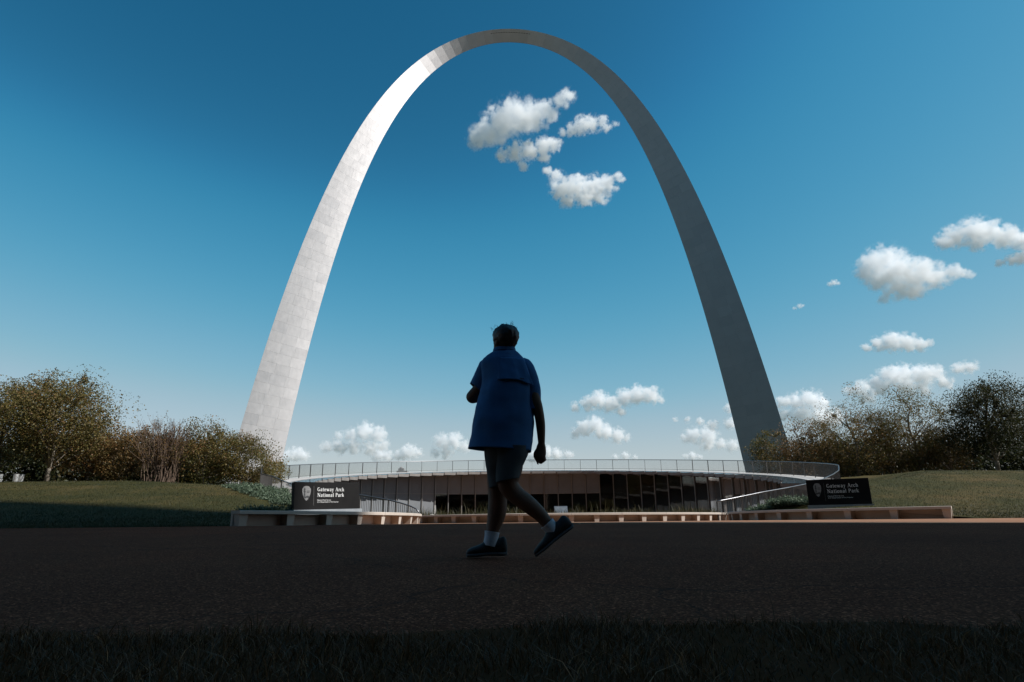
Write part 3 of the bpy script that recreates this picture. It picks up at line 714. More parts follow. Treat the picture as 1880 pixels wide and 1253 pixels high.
def small_text(txt):
    """tiny sans lettering (too small in the photograph to show its letterforms)"""
    cu = bpy.data.curves.new("t", 'FONT'); cu.body = txt; cu.size = 1.0
    o = bpy.data.objects.new("t", cu); COL.objects.link(o)
    dg = bpy.context.evaluated_depsgraph_get(); me = bpy.data.meshes.new_from_object(o.evaluated_get(dg))
    V = [tuple(v.co) for v in me.vertices]; F = [tuple(p.vertices) for p in me.polygons]
    bpy.data.objects.remove(o); bpy.data.curves.remove(cu); bpy.data.meshes.remove(me)
    return V, F, max(v[0] for v in V)
def build_sign(BL, BR, hgt, label, u0, u1, lean=0.10):
    BL = Vector(BL); BR = Vector(BR); u = BR - BL; W = Vector((u.x, u.y, 0)).length; ux = u.normalized()
    nrm = Vector((ux.y, -ux.x, 0)).normalized()                 # towards the viewer
    if nrm.y > 0: nrm = -nrm
    vy = (Vector((0, 0, 1)) - nrm * lean).normalized(); nf = ux.cross(vy).normalized()
    if nf.y > 0: nf = -nf
    root = tag(empty("park_sign", (BL + BR) / 2), label, "sign", "park name signs beside the entrance")
    def P(a, b, d=0.0): return BL + ux * (a * W) + vy * (b * hgt) + nf * d
    q = MB(); q.hexa([P(0, 0, -0.16), P(1, 0, -0.16), P(1, 0, 0), P(0, 0, 0), P(0, 1, -0.16), P(1, 1, -0.16), P(1, 1, 0), P(0, 1, 0)])
    o = q.build("panel", M["sign"], root)
    bv = o.modifiers.new("b", 'BEVEL'); bv.width = 0.008; bv.segments = 2
    q = MB(); c = (BL + BR) / 2
    q.box(c + Vector((0, 0, -0.30)) - nrm * 0.07, ux * (W / 2 + 0.045), nrm * 0.16, Vector((0, 0, 0.298))); q.build("plinth", M["plinth"], root)
    asp = W / hgt
    def flat(name, polys, mat, d=0.006):
        V = []; F = []
        for pl in polys:
            b = len(V); V += [P(a, bb, d) for a, bb in pl]; V += [P(a, bb, 0.0005) for a, bb in pl]; n = len(pl)
            F.append(tuple(range(b, b + n)))
            for i in range(n): F.append((b + i, b + (i + 1) % n, b + n + (i + 1) % n, b + n + i))
        return mk(name, V, F, mat, root)
    for txt, base, ww in (("Gateway Arch", 0.665, 1.0), ("National Park", 0.455, 1.0)):
        Q, tw = text_line(txt); sx = (u1 - u0) * ww / tw; sy = 0.142
        first = text_line(txt.split(" ")[0])[1]
        for part in ([q for q in Q if q[0][0] < first], [q for q in Q if q[0][0] >= first]):      # one raised piece for each word
            flat("lettering", [[(u0 + x * sx, base + y * sy) for x, y in pl] for pl in part], M["letter"])
    for txt, base, uw in (("National Park Service", 0.315, 0.21), ("U.S. Department of the Interior", 0.245, 0.33)):
        V, F, tw = small_text(txt); sx = uw / tw * (u1 - u0) / 0.42; sy = sx * asp
        mk("small_lettering", [P(u0 + x * sx, base + y * sy, 0.004) for x, y, z in V], F, M["letter"], root)
    flat("divider", [[(0.282, 0.14), (0.284, 0.14), (0.284, 0.86), (0.282, 0.86)]], M["emblem"], 0.003)
    # arrowhead emblem: pale shield with a dark tree, hill line and lower field
    ex, ey, ew, eh = 0.175, 0.585, 0.066, 0.27
    def E(pts): return [(ex + x * ew, ey + y * eh) for x, y in pts]
    arrow = [(-0.95, 0.62), (-0.80, 0.68), (-0.62, 0.90), (-0.35, 0.97), (0.0, 1.0), (0.35, 0.97), (0.62, 0.90), (0.80, 0.68), (0.95, 0.62), (0.93, 0.2), (0.82, -0.15), (0.62, -0.50), (0.35, -0.80), (0.0, -1.0), (-0.35, -0.80), (-0.62, -0.50), (-0.82, -0.15), (-0.93, 0.2)]
    em = flat("emblem", [E(arrow)], M["emblem"], 0.006)
    def sub(name, pts, mat, d):
        V = [P(a, b, d) for a, b in E(pts)]; mk(name, V, [tuple(range(len(V)))], mat, em, org=root.location)
    sub("tree_mark", [(-0.62, -0.30), (-0.50, 0.10), (-0.66, 0.25), (-0.52, 0.42), (-0.60, 0.52), (-0.42, 0.82), (-0.25, 0.52), (-0.33, 0.42), (-0.18, 0.22), (-0.30, 0.08), (-0.26, -0.36)], M["emblem_dark"], 0.009)
    sub("field_mark", [(-0.66, -0.36), (-0.2, -0.42), (0.3, -0.30), (0.66, -0.40), (0.40, -0.70), (0.18, -0.58), (-0.1, -0.62), (-0.36, -0.72)], M["emblem_dark"], 0.009)
    sub("name_mark", [(0.02, 0.26), (0.70, 0.26), (0.70, 0.34), (0.02, 0.34)], M["emblem_dark"], 0.009)
    sub("name_mark", [(0.02, 0.08), (0.66, 0.08), (0.66, 0.16), (0.02, 0.16)], M["emblem_dark"], 0.009)
    return root
build_sign(at(539, 936.5, 20.0), at(660, 934, 21.8), 0.865, "charcoal park name sign at left, its right half in sun, before the curved railing", 0.335, 0.75)
build_sign(at(1485, 928, 24.6), at(1602, 925.5, 23.6), 0.98, "dark park name sign at right, in shade on the grass bank", 0.325, 0.83)

# ------------------------------------------------------------------ trees
def leaf_cloud(name, C, size, mat, parent, rs, tint, aspect=0.62, droop=0.0, flatness=None):
    """one folded leaf (two triangles) at every point of C"""
    n = len(C)
    a = rs.normal(size=(n, 3)); a /= np.linalg.norm(a, axis=1)[:, None]
    if droop: a[:, 2] -= droop; a /= np.linalg.norm(a, axis=1)[:, None]
    r = rs.normal(size=(n, 3)); b = np.cross(a, r); b /= np.linalg.norm(b, axis=1)[:, None]
    nn = np.cross(a, b)
    s = (size * rs.uniform(0.6, 1.35, n))[:, None]
    V = np.stack([C - a * s * 0.5, C + b * s * aspect * 0.5 + nn * s * 0.12, C + a * s * 0.5, C - b * s * aspect * 0.5 + nn * s * 0.12], 1).reshape(-1, 3)
    F = (np.arange(n)[:, None] * 4 + np.array([[0, 1, 2, 3]]))
    o = mk(name, V, F, mat, parent)
    at_ = o.data.attributes.new("tint", 'FLOAT', 'FACE'); at_.data.foreach_set("value", np.clip(tint, 0, 1).astype(np.float32))
    return o
def build_tree(name, label, base, height, width, mat, seed, leaves=7000, clumps=60, crown0=0.22, leaf=0.15, group="trees", bark="bark", lean=0.0, limbs=16, spread=0.15, cat="tree", top=1.0, trunkr=0.018, tmean=0.5, open_=0.0):
    rs = np.random.default_rng(seed); pr = random.Random(seed)
    base = Vector(base)
    root = tag(empty(name, base), label, cat, group)
    H = height; W = width / 2
    # crown: clumps through an uneven ellipsoid, denser to the outside
    cz = H * (crown0 + 1.0) / 2; hz = H * (1.0 - crown0) / 2
    cl = []
    while len(cl) < clumps:
        p = rs.normal(size=3); p /= np.linalg.norm(p); r = rs.uniform(0.35, 0.95) ** 0.7
        q = np.array([p[0] * W, p[1] * W * 0.9, p[2] * hz]) * r
        k = noise.noise(Vector((p[0] * 1.7 + seed, p[1] * 1.7, p[2] * 1.7)))
        q *= min(1.18, 1.0 + 0.42 * k)
        q[0] += lean * (q[2] + hz)
        cl.append(q + np.array([0, 0, cz]))
    cl = np.array(cl)
    tr = MB()
    tp = [Vector((0.05 * H * math.sin(seed + i * 1.3) * (i / 6), 0.04 * H * math.cos(seed * 1.7 + i) * (i / 6), H * 0.82 * i / 6)) + Vector((lean * H * 0.82 * i / 6, 0, 0)) for i in range(7)]
    tr.tube(tp, [max(0.03, H * trunkr * (1.25 - i / 6.2)) for i in range(7)], 8)
    tr.V = [tuple(Vector(v) + base - Vector((0, 0, 0.15))) for v in tr.V]
    tr.build("trunk", M[bark], root, True)
    br = MB()
    order = list(range(len(cl))); pr.shuffle(order)
    ends = []
    for k in order[:limbs]:
        c = Vector(cl[k]); z0 = max(H * 0.12, c.z - (abs(c.x) + abs(c.y)) * pr.uniform(0.5, 0.9) - H * 0.05); z0 = min(z0, H * 0.75)
        f = z0 / (H * 0.82) * 6; i = min(5, int(f)); s = tp[i].lerp(tp[i + 1], f - i)
        mid = s.lerp(c, 0.5) + Vector((0, 0, H * 0.03)) + Vector((pr.uniform(-1, 1), pr.uniform(-1, 1), 0)) * 0.03 * H
        r0 = H * trunkr * 0.45
        br.tube([s, s.lerp(mid, 0.5), mid, mid.lerp(c, 0.55), c], [r0, r0 * 0.8, r0 * 0.6, r0 * 0.4, r0 * 0.18], 6)
        for j in range(5):
            e = c + Vector((pr.uniform(-1, 1), pr.uniform(-1, 1), pr.uniform(-0.6, 1))) * W * 0.24
            st = mid.lerp(c, pr.uniform(0.2, 1.0))
            br.tube([st, st.lerp(e, 0.5) + Vector((0, 0, 0.02 * H)), e], [r0 * 0.26, r0 * 0.17, r0 * 0.07], 4)
            ends.append((st, e))
    br.V = [tuple(Vector(v) + base) for v in br.V]
    br.build("branches", M[bark], root, True)
    idx = rs.integers(0, len(cl), leaves)
    sg = W * spread * (1 + rs.random(len(cl)) * 0.7)[idx]
    dv = rs.normal(size=(leaves, 3)); dv *= (np.minimum(np.linalg.norm(dv, axis=1), 1.75) / np.linalg.norm(dv, axis=1))[:, None]
    C = cl[idx] + dv * sg[:, None] * np.array([1, 1, 0.8])
    m = int(leaves * 0.2)
    if ends:
        ei = rs.integers(0, len(ends), m); tt = rs.uniform(0.25, 1.1, m)
        A = np.array([e[0] for e in ends])[ei]; B = np.array([e[1] for e in ends])[ei]
        C[:m] = A + (B - A) * tt[:, None] + rs.normal(size=(m, 3)) * 0.07
    C[:, 2] = np.maximum(C[:, 2], 0.1)
    ct = rs.normal(0, 0.16, len(cl))
    tint = tmean + ct[idx] + rs.normal(0, 0.17, leaves)
    leaf_cloud("crown", C + np.array(base), leaf, M[mat], root, rs, tint)
    return root
def tree_px(name, label, px, ptop, Y, wpx, side, mat, seed, **k):
    b = on_lawn(px, Y, side); t = at(px, ptop, Y); return build_tree(name, label, b, (t.z - b.z), wpx * Y / FPX, mat, seed, **k)
GL, GR = "trees along the left lawn", "trees along the right lawn"
tree_px("plane_tree", "tall round olive brown tree, the biggest on the left", 84, 694, 39, 196, -1, "leaf_olive", 11, leaves=36000, clumps=150, leaf=0.11, group=GL, crown0=0.20, limbs=24)
tree_px("plane_tree", "olive brown tree cut off by the left edge of the picture", -12, 704, 41, 150, -1, "leaf_olive", 12, leaves=24000, clumps=100, leaf=0.11, group=GL, crown0=0.12)
tree_px("young_tree", "brown leaved small tree touching the right side of the biggest left tree", 158, 770, 42, 110, -1, "leaf_rust", 13, leaves=11000, clumps=70, leaf=0.115, group=GL, crown0=0.05)
tree_px("young_tree", "low bushy brown tree left of the bare twiggy shrub", 214, 782, 41, 100, -1, "leaf_rust", 14, leaves=11000, clumps=70, leaf=0.11, group=GL, crown0=0.0, tmean=0.4)
tree_px("young_tree", "bushy tree with thinning yellowish top right of the bare shrub", 372, 776, 42, 120, -1, "leaf_olive", 15, leaves=15000, clumps=80, leaf=0.105, group=GL, crown0=0.0, tmean=0.55)
tree_px("young_tree", "olive bush standing before the foot of the left arch leg", 446, 796, 43, 112, -1, "leaf_olive", 16, leaves=15000, clumps=80, leaf=0.105, group=GL, crown0=-0.05, tmean=0.5)
tree_px("young_tree", "small sloping bush at the right end of the left tree row", 492, 832, 45, 62, -1, "leaf_olive", 17, leaves=4000, clumps=36, leaf=0.11, group=GL, crown0=-0.1, tmean=0.45)
for i, (px, pt, w, lab) in enumerate(((20, 792, 150, "dark evergreen bush under the leftmost tree"), (120, 800, 160, "dark evergreen bush behind the trunk of the biggest left tree"), (235, 812, 150, "dark bush behind the bare twiggy shrub"), (345, 812, 150, "dark bush behind the yellowish left tree"))):
    tree_px("evergreen_bush", lab, px, pt, 52, w, -1, "leaf_dark", 30 + i, leaves=14000, clumps=80, leaf=0.24, group="dark bushes behind the left trees", crown0=-0.25, cat="bush")
# right
tree_px("young_tree", "small round green tree in front of the foot of the right arch leg", 1412, 786, 60, 66, 1, "leaf_green", 21, leaves=6000, clumps=50, leaf=0.14, group=GR, crown0=-0.1, tmean=0.6)
tree_px("young_tree", "airy brown tree just right of the right arch leg", 1478, 768, 57, 110, 1, "leaf_rust", 22, leaves=9500, clumps=70, leaf=0.13, group=GR, crown0=0.0, tmean=0.45)
tree_px("plane_tree", "thin topped tree showing sky through its crown, middle of the right row", 1580, 724, 53, 130, 1, "leaf_green", 23, leaves=18000, clumps=100, leaf=0.11, group=GR, crown0=0.02, tmean=0.75, limbs=22)
tree_px("plane_tree", "wide open crowned tree left of the dark one on the right", 1694, 712, 52, 150, 1, "leaf_green", 24, leaves=20000, clumps=110, leaf=0.11, group=GR, crown0=0.02, tmean=0.7, limbs=22)
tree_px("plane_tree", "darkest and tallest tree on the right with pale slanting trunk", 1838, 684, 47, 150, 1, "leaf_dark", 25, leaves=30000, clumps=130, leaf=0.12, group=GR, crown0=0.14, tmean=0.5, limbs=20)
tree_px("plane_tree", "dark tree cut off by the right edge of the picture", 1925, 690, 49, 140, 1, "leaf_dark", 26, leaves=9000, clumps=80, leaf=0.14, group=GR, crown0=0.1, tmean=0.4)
tree_px("young_tree", "brown low tree filling the gap under the thin topped tree", 1535, 792, 55, 90, 1, "leaf_rust", 27, leaves=9500, clumps=60, leaf=0.13, group=GR, crown0=-0.1, tmean=0.3)
tree_px("young_tree", "brown bush under the wide open crowned tree", 1640, 780, 54, 110, 1, "leaf_rust", 28, leaves=10000, clumps=70, leaf=0.13, group=GR, crown0=-0.1, tmean=0.3)
tree_px("young_tree", "brown bush left of the pale slanting trunk on the right", 1752, 772, 51, 110, 1, "leaf_rust", 29, leaves=10000, clumps=70, leaf=0.13, group=GR, crown0=-0.1, tmean=0.25)
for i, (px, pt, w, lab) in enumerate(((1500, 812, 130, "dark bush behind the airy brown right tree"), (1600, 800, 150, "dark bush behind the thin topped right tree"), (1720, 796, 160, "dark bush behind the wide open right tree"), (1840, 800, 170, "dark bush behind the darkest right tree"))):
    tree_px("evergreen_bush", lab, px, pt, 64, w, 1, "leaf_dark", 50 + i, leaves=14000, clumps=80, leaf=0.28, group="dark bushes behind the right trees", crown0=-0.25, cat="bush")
for i_, (x, y, h, w) in enumerate(((-13, -8.5, 14, 13), (-5, -10, 15, 14), (4.5, -9, 14, 13), (13, -9.5, 15, 14), (-21, -9.5, 15, 13))):  # trees put in out of view to darken the foreground
    build_tree("shade_tree", "large shade tree behind the viewer, " + ("second", "third", "fourth", "fifth", "first")[i_] + " of its row from the left", (x, y, 0.0), h, w, "leaf_dark", 90 + i_, leaves=9000, clumps=110, leaf=0.5, group="added shade trees behind the viewer", crown0=0.25, limbs=10)
def build_vase_shrub():
    rs = np.random.default_rng(77); Y = 40.5
    base = on_lawn(294, Y, -1); top = at(294, 768, Y); H = top.z - base.z
    root = tag(empty("bare_shrub", base), "nearly bare shrub of upswept reddish twigs in the left tree row", "shrub", GL)
    b = MB(); tips = []
    for k in range(150):
        an = rs.uniform(0, 2 * math.pi); sp = abs(rs.normal(0, 0.30)); sp = min(sp, 0.75)
        o = base + Vector((rs.normal(0, 0.45), rs.normal(0, 0.4), -0.1))
        L = H * rs.uniform(0.62, 1.03); pts = []
        dx, dy = math.cos(an) * sp, math.sin(an) * sp
        for i in range(7):
            f = i / 6; pts.append(o + Vector((dx * L * f ** 1.3, dy * L * f ** 1.3, L * (f - 0.12 * sp * f * f))) + Vector(rs.normal(0, 0.03, 3)) * f)
        r = rs.uniform(0.014, 0.03)
        b.tube(pts, [r * (1.05 - i / 6.8) + 0.003 for i in range(7)], 4)
        for j in range(6):
            i = int(rs.integers(2, 6)); p = pts[i]; e = p + Vector((dx * 0.8 + rs.normal(0, 0.35), dy * 0.8 + rs.normal(0, 0.35), rs.uniform(0.5, 1.2))) * rs.uniform(0.5, 1.1)
            b.tube([p, p.lerp(e, 0.5) + Vector(rs.normal(0, 0.04, 3)), e], [0.010, 0.008, 0.004], 3); tips.append((p, e))
    b.build("twigs", M["twig"], root)
    n = 3600; i = rs.integers(0, len(tips), n); A = np.array([t[0] for t in tips])[i]; B = np.array([t[1] for t in tips])[i]
    C = A + (B - A) * rs.uniform(0.2, 1.05, n)[:, None] + rs.normal(0, 0.06, (n, 3))
    leaf_cloud("leaves", C, 0.085, M["leaf_rust"], root, rs, rs.normal(0.5, 0.2, n))
build_vase_shrub()

# junipers
def build_juniper(label, pts, seed, n=2600):
    rs = np.random.default_rng(seed)
    c = sum((Vector(p) for p, r in pts), Vector()) / len(pts)
    root = tag(empty("juniper_bush", c), label, "bush", "low spreading junipers on the banks")
    b = MB(); C = []; T = []
    V = []; F = []
    for k in range(n):
        p, r = pts[int(rs.integers(0, len(pts)))]; p = Vector(p)
        an = rs.uniform(0, 2 * math.pi); q = math.sqrt(rs.random()) * r
        o = p + Vector((math.cos(an) * q, math.sin(an) * q * 0.8, -0.05))
        L = rs.uniform(0.16, 0.36) * (0.7 + 0.6 * r)
        d = Vector((math.cos(an) * 0.8 + rs.normal(0, 0.4), math.sin(an) * 0.8 + rs.normal(0, 0.4), rs.uniform(0.35, 1.0))).normalized()
        e = o + d * L
        m = 9
        for j in range(m):
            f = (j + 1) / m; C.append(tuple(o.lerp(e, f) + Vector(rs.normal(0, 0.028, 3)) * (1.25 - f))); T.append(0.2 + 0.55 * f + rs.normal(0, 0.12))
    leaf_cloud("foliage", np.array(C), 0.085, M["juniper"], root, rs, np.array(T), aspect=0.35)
def jp(px, Y, side, dz=0.12): 
    p = on_lawn(px, Y, side); return (p.x, p.y, p.z + dz)
build_juniper("spreading grey green juniper on the bank left of the left sign", [(jp(446, 29.5, -1, 0.0), 0.65), (jp(466, 28.5, -1, 0.0), 0.75), (jp(486, 27.5, -1, 0.0), 0.8), (jp(504, 26.5, -1, 0.0), 0.75), (jp(520, 25.5, -1, 0.0), 0.7), (jp(536, 24.6, -1, 0.0), 0.6), (jp(500, 29, -1, 0.0), 0.6)], 5, 3400)
build_juniper("small dark juniper tuft by the left end of the left sign plinth", [(jp(478, 20.2, -1, 0.05), 0.45), (jp(500, 20.3, -1, 0.05), 0.5), (jp(520, 20.4, -1, 0.05), 0.45)], 6, 900)
build_juniper("feathery juniper between the right ramp railing and the right sign", [(jp(1478, 26, 1), 0.8), (jp(1458, 26.5, 1), 0.75), (jp(1438, 27, 1), 0.6), (jp(1415, 27.6, 1, 0.02), 0.5), (jp(1390, 28.2, 1, 0.0), 0.4)], 8, 2400)

# grass
def blades(name, P, hts, wid, rs, mat, tint, bend=0.45, kind="stuff", parent=None):
    n = len(P); an = rs.uniform(0, 2 * np.pi, n); w = np.stack([np.cos(an), np.sin(an), np.zeros(n)], 1) * (wid * rs.uniform(0.6, 1.3, n))[:, None]
    la = rs.uniform(0, 2 * np.pi, n); ld = np.stack([np.cos(la), np.sin(la), np.zeros(n)], 1) * (hts * bend * rs.uniform(0.1, 1.5, n))[:, None]
    up = np.zeros((n, 3)); up[:, 2] = hts
    V = np.stack([P - w, P + w, P + up * 0.55 + ld * 0.3 + w * 0.75, P + up * 0.55 + ld * 0.3 - w * 0.75, P + up * 0.95 + ld], 1).reshape(-1, 3)
    i = np.arange(n)[:, None] * 5
    F = np.concatenate([i + np.array([[0, 1, 2]]), i + np.array([[0, 2, 3]]), i + np.array([[3, 2, 4]])], 0)
    o = mk(name, V, F, mat, parent)
    a = o.data.attributes.new("tint", 'FLOAT', 'FACE'); a.data.foreach_set("value", np.clip(np.tile(tint, 3), 0, 1).astype(np.float32))
    if parent is None: tag(o, kind=kind)
    return o
def verge_grass():
    rs = np.random.default_rng(3); n = 70000
    x = rs.uniform(-2.6, 2.7, n); y = 1.15 + rs.random(n) ** 0.8 * 0.95
    edge = np.array([1.84 + road_edge_noise(a) * 1.5 for a in x])
    cl = np.array([noise.noise(Vector((a * 2.6, b * 2.6, 0))) for a, b in zip(x, y)])
    keep = (y < edge + 0.10 * cl + rs.normal(0, 0.03, n)) & (rs.random(n) < 0.75 + 0.5 * cl + 0.4 * (edge - y))
    x, y, cl = x[keep], y[keep], cl[keep]
    P = np.stack([x, y, np.array([verge_z(a, b) for a, b in zip(x, y)]) - 0.004], 1)
    h = rs.gamma(4.0, 0.0058, len(P)) * (1.0 + 0.9 * np.clip(cl, -0.5, 0.8)); tall = rs.random(len(P)) < 0.002; h[tall] *= 2.6
    blades("grass", P, h, 0.0013, rs, M["verge_blade"], 0.5 + 0.25 * cl + rs.normal(0, 0.24, len(P)), 1.0)
verge_grass()
def lawn_grass(side, n, seed):
    rs = np.random.default_rng(seed)
    x = []; 
    y0 = 15.45 if side < 0 else 17.4
    y = y0 + (rs.random(n) ** 1.6) * 24
    xl = np.array([line_x(LB if side < 0 else RB, max(b, 18.4 if side > 0 else 15.4)) for b in y])
    px = rs.uniform(-40, 470, n) if side < 0 else rs.uniform(1480, 1930, n)
    X = np.array([at(a, 900, b).x for a, b in zip(px, y)])
    ok = (X < xl - 0.6) if side < 0 else (X > xl + 0.6)
    X, y = X[ok], y[ok]
    P = np.stack([X, y, np.array([lawn_z(a, b, side) for a, b in zip(X, y)]) - 0.01], 1)
    pat = np.array([noise.noise(Vector((a * 0.25, b * 0.25, 5))) for a, b in zip(X, y)])
    blades("grass", P, rs.uniform(0.03, 0.085, len(P)), 0.006, rs, M["blade"], 0.36 + 0.35 * pat + rs.normal(0, 0.16, len(P)), 0.9)
lawn_grass(-1, 42000, 4)
lawn_grass(1, 34000, 5)
def planter_grass():
    rs = np.random.default_rng(9); n = 5200
    a = np.radians(rs.uniform(185, 365, n)); r = PR - 0.5 - np.abs(rs.normal(0, 0.9, n))
    P = np.stack([PC.x + r * np.cos(a), PC.y + r * np.sin(a), np.zeros(n)], 1); P[:, 2] = [zroad(b) + 0.3 for b in P[:, 1]]
    d = np.array([noise.noise(Vector((p[0] * 0.9, p[1] * 0.9, 2))) for p in P])
    h = np.clip(rs.gamma(4, 0.05, n) * (1.0 + 1.3 * d), 0.05, 0.8)
    blades("ornamental_grass", P, h, 0.009, rs, M["blade"], 0.6 + rs.normal(0, 0.2, n), 0.5)
planter_grass()

# ------------------------------------------------------------------ small things
def bin_(label, px, Y):
    p = on_lawn(px, Y, -1); root = tag(empty("litter_bin", p), label, "bin", "litter bins under the left trees")
    r = 0.13
    b = MB(); b.tube([p + Vector((0, 0, z)) for z in (0, 0.02, 0.42, 0.44)], [r * 0.94, r, r, r * 0.96], 20); b.build("drum", M["bin"], root)
    b = MB(); b.tube([p + Vector((0, 0, z)) for z in (0.441, 0.475, 0.49)], [r * 1.04, r * 1.04, r * 0.8], 20); b.build("lid", M["bin"], root)
bin_("left of the two bright metal litter bins under the left trees", 27, 37.5)
bin_("right of the two bright metal litter bins under the left trees", 36.5, 37.9)
bin_("metal litter bin cut off by the left edge of the picture", -3, 37.2)
def slab_wall():
    p = on_lawn(458, 40.5, -1); root = tag(empty("end_wall", p), "pale low stone wall where the railing meets the left lawn", "wall")
    for i in range(4):
        a = on_lawn(444 + i * 8, 41.5 - i * 0.3, -1)
        b = MB(); b.box(a + Vector((0, 0, 0.12)), (0.145, 0, 0), (0, 0.25, 0), (0, 0, 0.16 + 0.01 * (i % 2))); b.build("coping_stone", M["brown_block"], root)
slab_wall()
def info_panel():
    Y = 27.6; A, B = at(1018.5, 942, Y), at(1043, 942, Y); w = (B.x - A.x) / 2; c = (A + B) / 2; z0 = zroad(Y) + 0.30
    root = tag(empty("exhibit_panel", (c.x, c.y, z0)), "low tilted grey exhibit panel on the round planter, right of the man", "panel")
    up = Vector((0, 0.55, 0.84)).normalized(); nf = Vector((0, -0.84, 0.55))
    top = at(1031, 930, Y).z; hh = (top - z0) / up.z / 2; o = Vector((c.x, c.y, z0)) + up * hh
    b = MB(); b.box(o, (w, 0, 0), up * hh, nf * 0.02); b.build("frame", M["handrail"], root)
    b = MB(); b.box(o + nf * 0.021, (w * 0.9, 0, 0), up * hh * 0.84, nf * 0.003); b.build("face", M["info"], root)
    for s in (-1, 1):
        b = MB(); b.box(Vector((c.x + s * w * 0.8, c.y + 0.16, z0 + hh * 0.5)), (0.02, 0, 0), (0, 0.02, 0), (0, 0, hh * 0.5)); b.build("leg", M["rail"], root)
info_panel()
def white_post():
    Y = 31.5; p = at(799, 945, Y); top = at(799, 928, Y)
    root = tag(empty("white_marker", (p.x, Y, p.z - 0.1)), "slim white tapering marker post behind the left part of the planter", "post")
    w = 0.055; b = MB(); b.hexa([Vector((p.x + i * w, Y + j * w, p.z - 0.1)) for i, j in ((-1, -1), (1, -1), (1, 1), (-1, 1))] + [Vector((p.x - 0.02 + i * w * 0.45, Y + j * w * 0.45, top.z)) for i, j in ((-1, -1), (1, -1), (1, 1), (-1, 1))])
    b.build("shaft", M["white"], root)
    b = MB(); b.abox(p.x - 0.075, p.x + 0.075, Y - 0.075, Y + 0.075, p.z - 0.12, p.z - 0.09); b.build("foot", M["white"], root)
white_post()
def small_box():
    Y = 28.9; p = at(793, 945.5, Y); root = tag(empty("white_box", p), "small white box on the planter edge left of the man", "light")
    b = MB(); b.abox(p.x - 0.06, p.x + 0.06, Y - 0.05, Y + 0.05, p.z - 0.06, p.z + 0.02); b.build("housing", M["white"], root)
    b = MB(); b.abox(p.x - 0.04, p.x + 0.04, Y - 0.055, Y - 0.051, p.z - 0.045, p.z + 0.005); b.build("lens", M["info"], root)  # grey plate on the front of the plain white box
small_box()
def far_building():
    Y = 1500.0; k = Y / FPX
    A, B = at(727.5, 876, Y), at(747, 876, Y)
    root = tag(empty("distant_building", (A.x, Y, 0)), "tiny distant grey tower block seen through the roof railing", "building")
    z1, z2, z3 = at(737, 864.5, Y).z, at(737, 860, Y).z, at(737, 856.5, Y).z
    q = MB(); q.abox(A.x, B.x, Y, Y + 30, -1.9, z1); q.build("wall", M["far_stone"], root)
    q = MB(); q.abox(A.x + 3.2, B.x - 9, Y + 5, Y + 25, z1 + 0.01, z2); q.build("tower_block", M["far_stone"], root)
    q = MB(); q.tube([(A.x + 9, Y + 15, z) for z in (z2 + 0.01, z2 + 2, z3)], [4.4, 4.0, 1.2], 12); q.build("cupola", M["far_stone"], root)
    for r in range(2):
        for c in range(6):
            x = A.x + 2.2 + c * 3.9; z = z1 - 4 - r * 6
            q = MB(); q.abox(x, x + 1.8, Y - 0.3, Y + 0.2, z - 2.6, z); q.build("window", M["dark_glass"], root)
far_building()

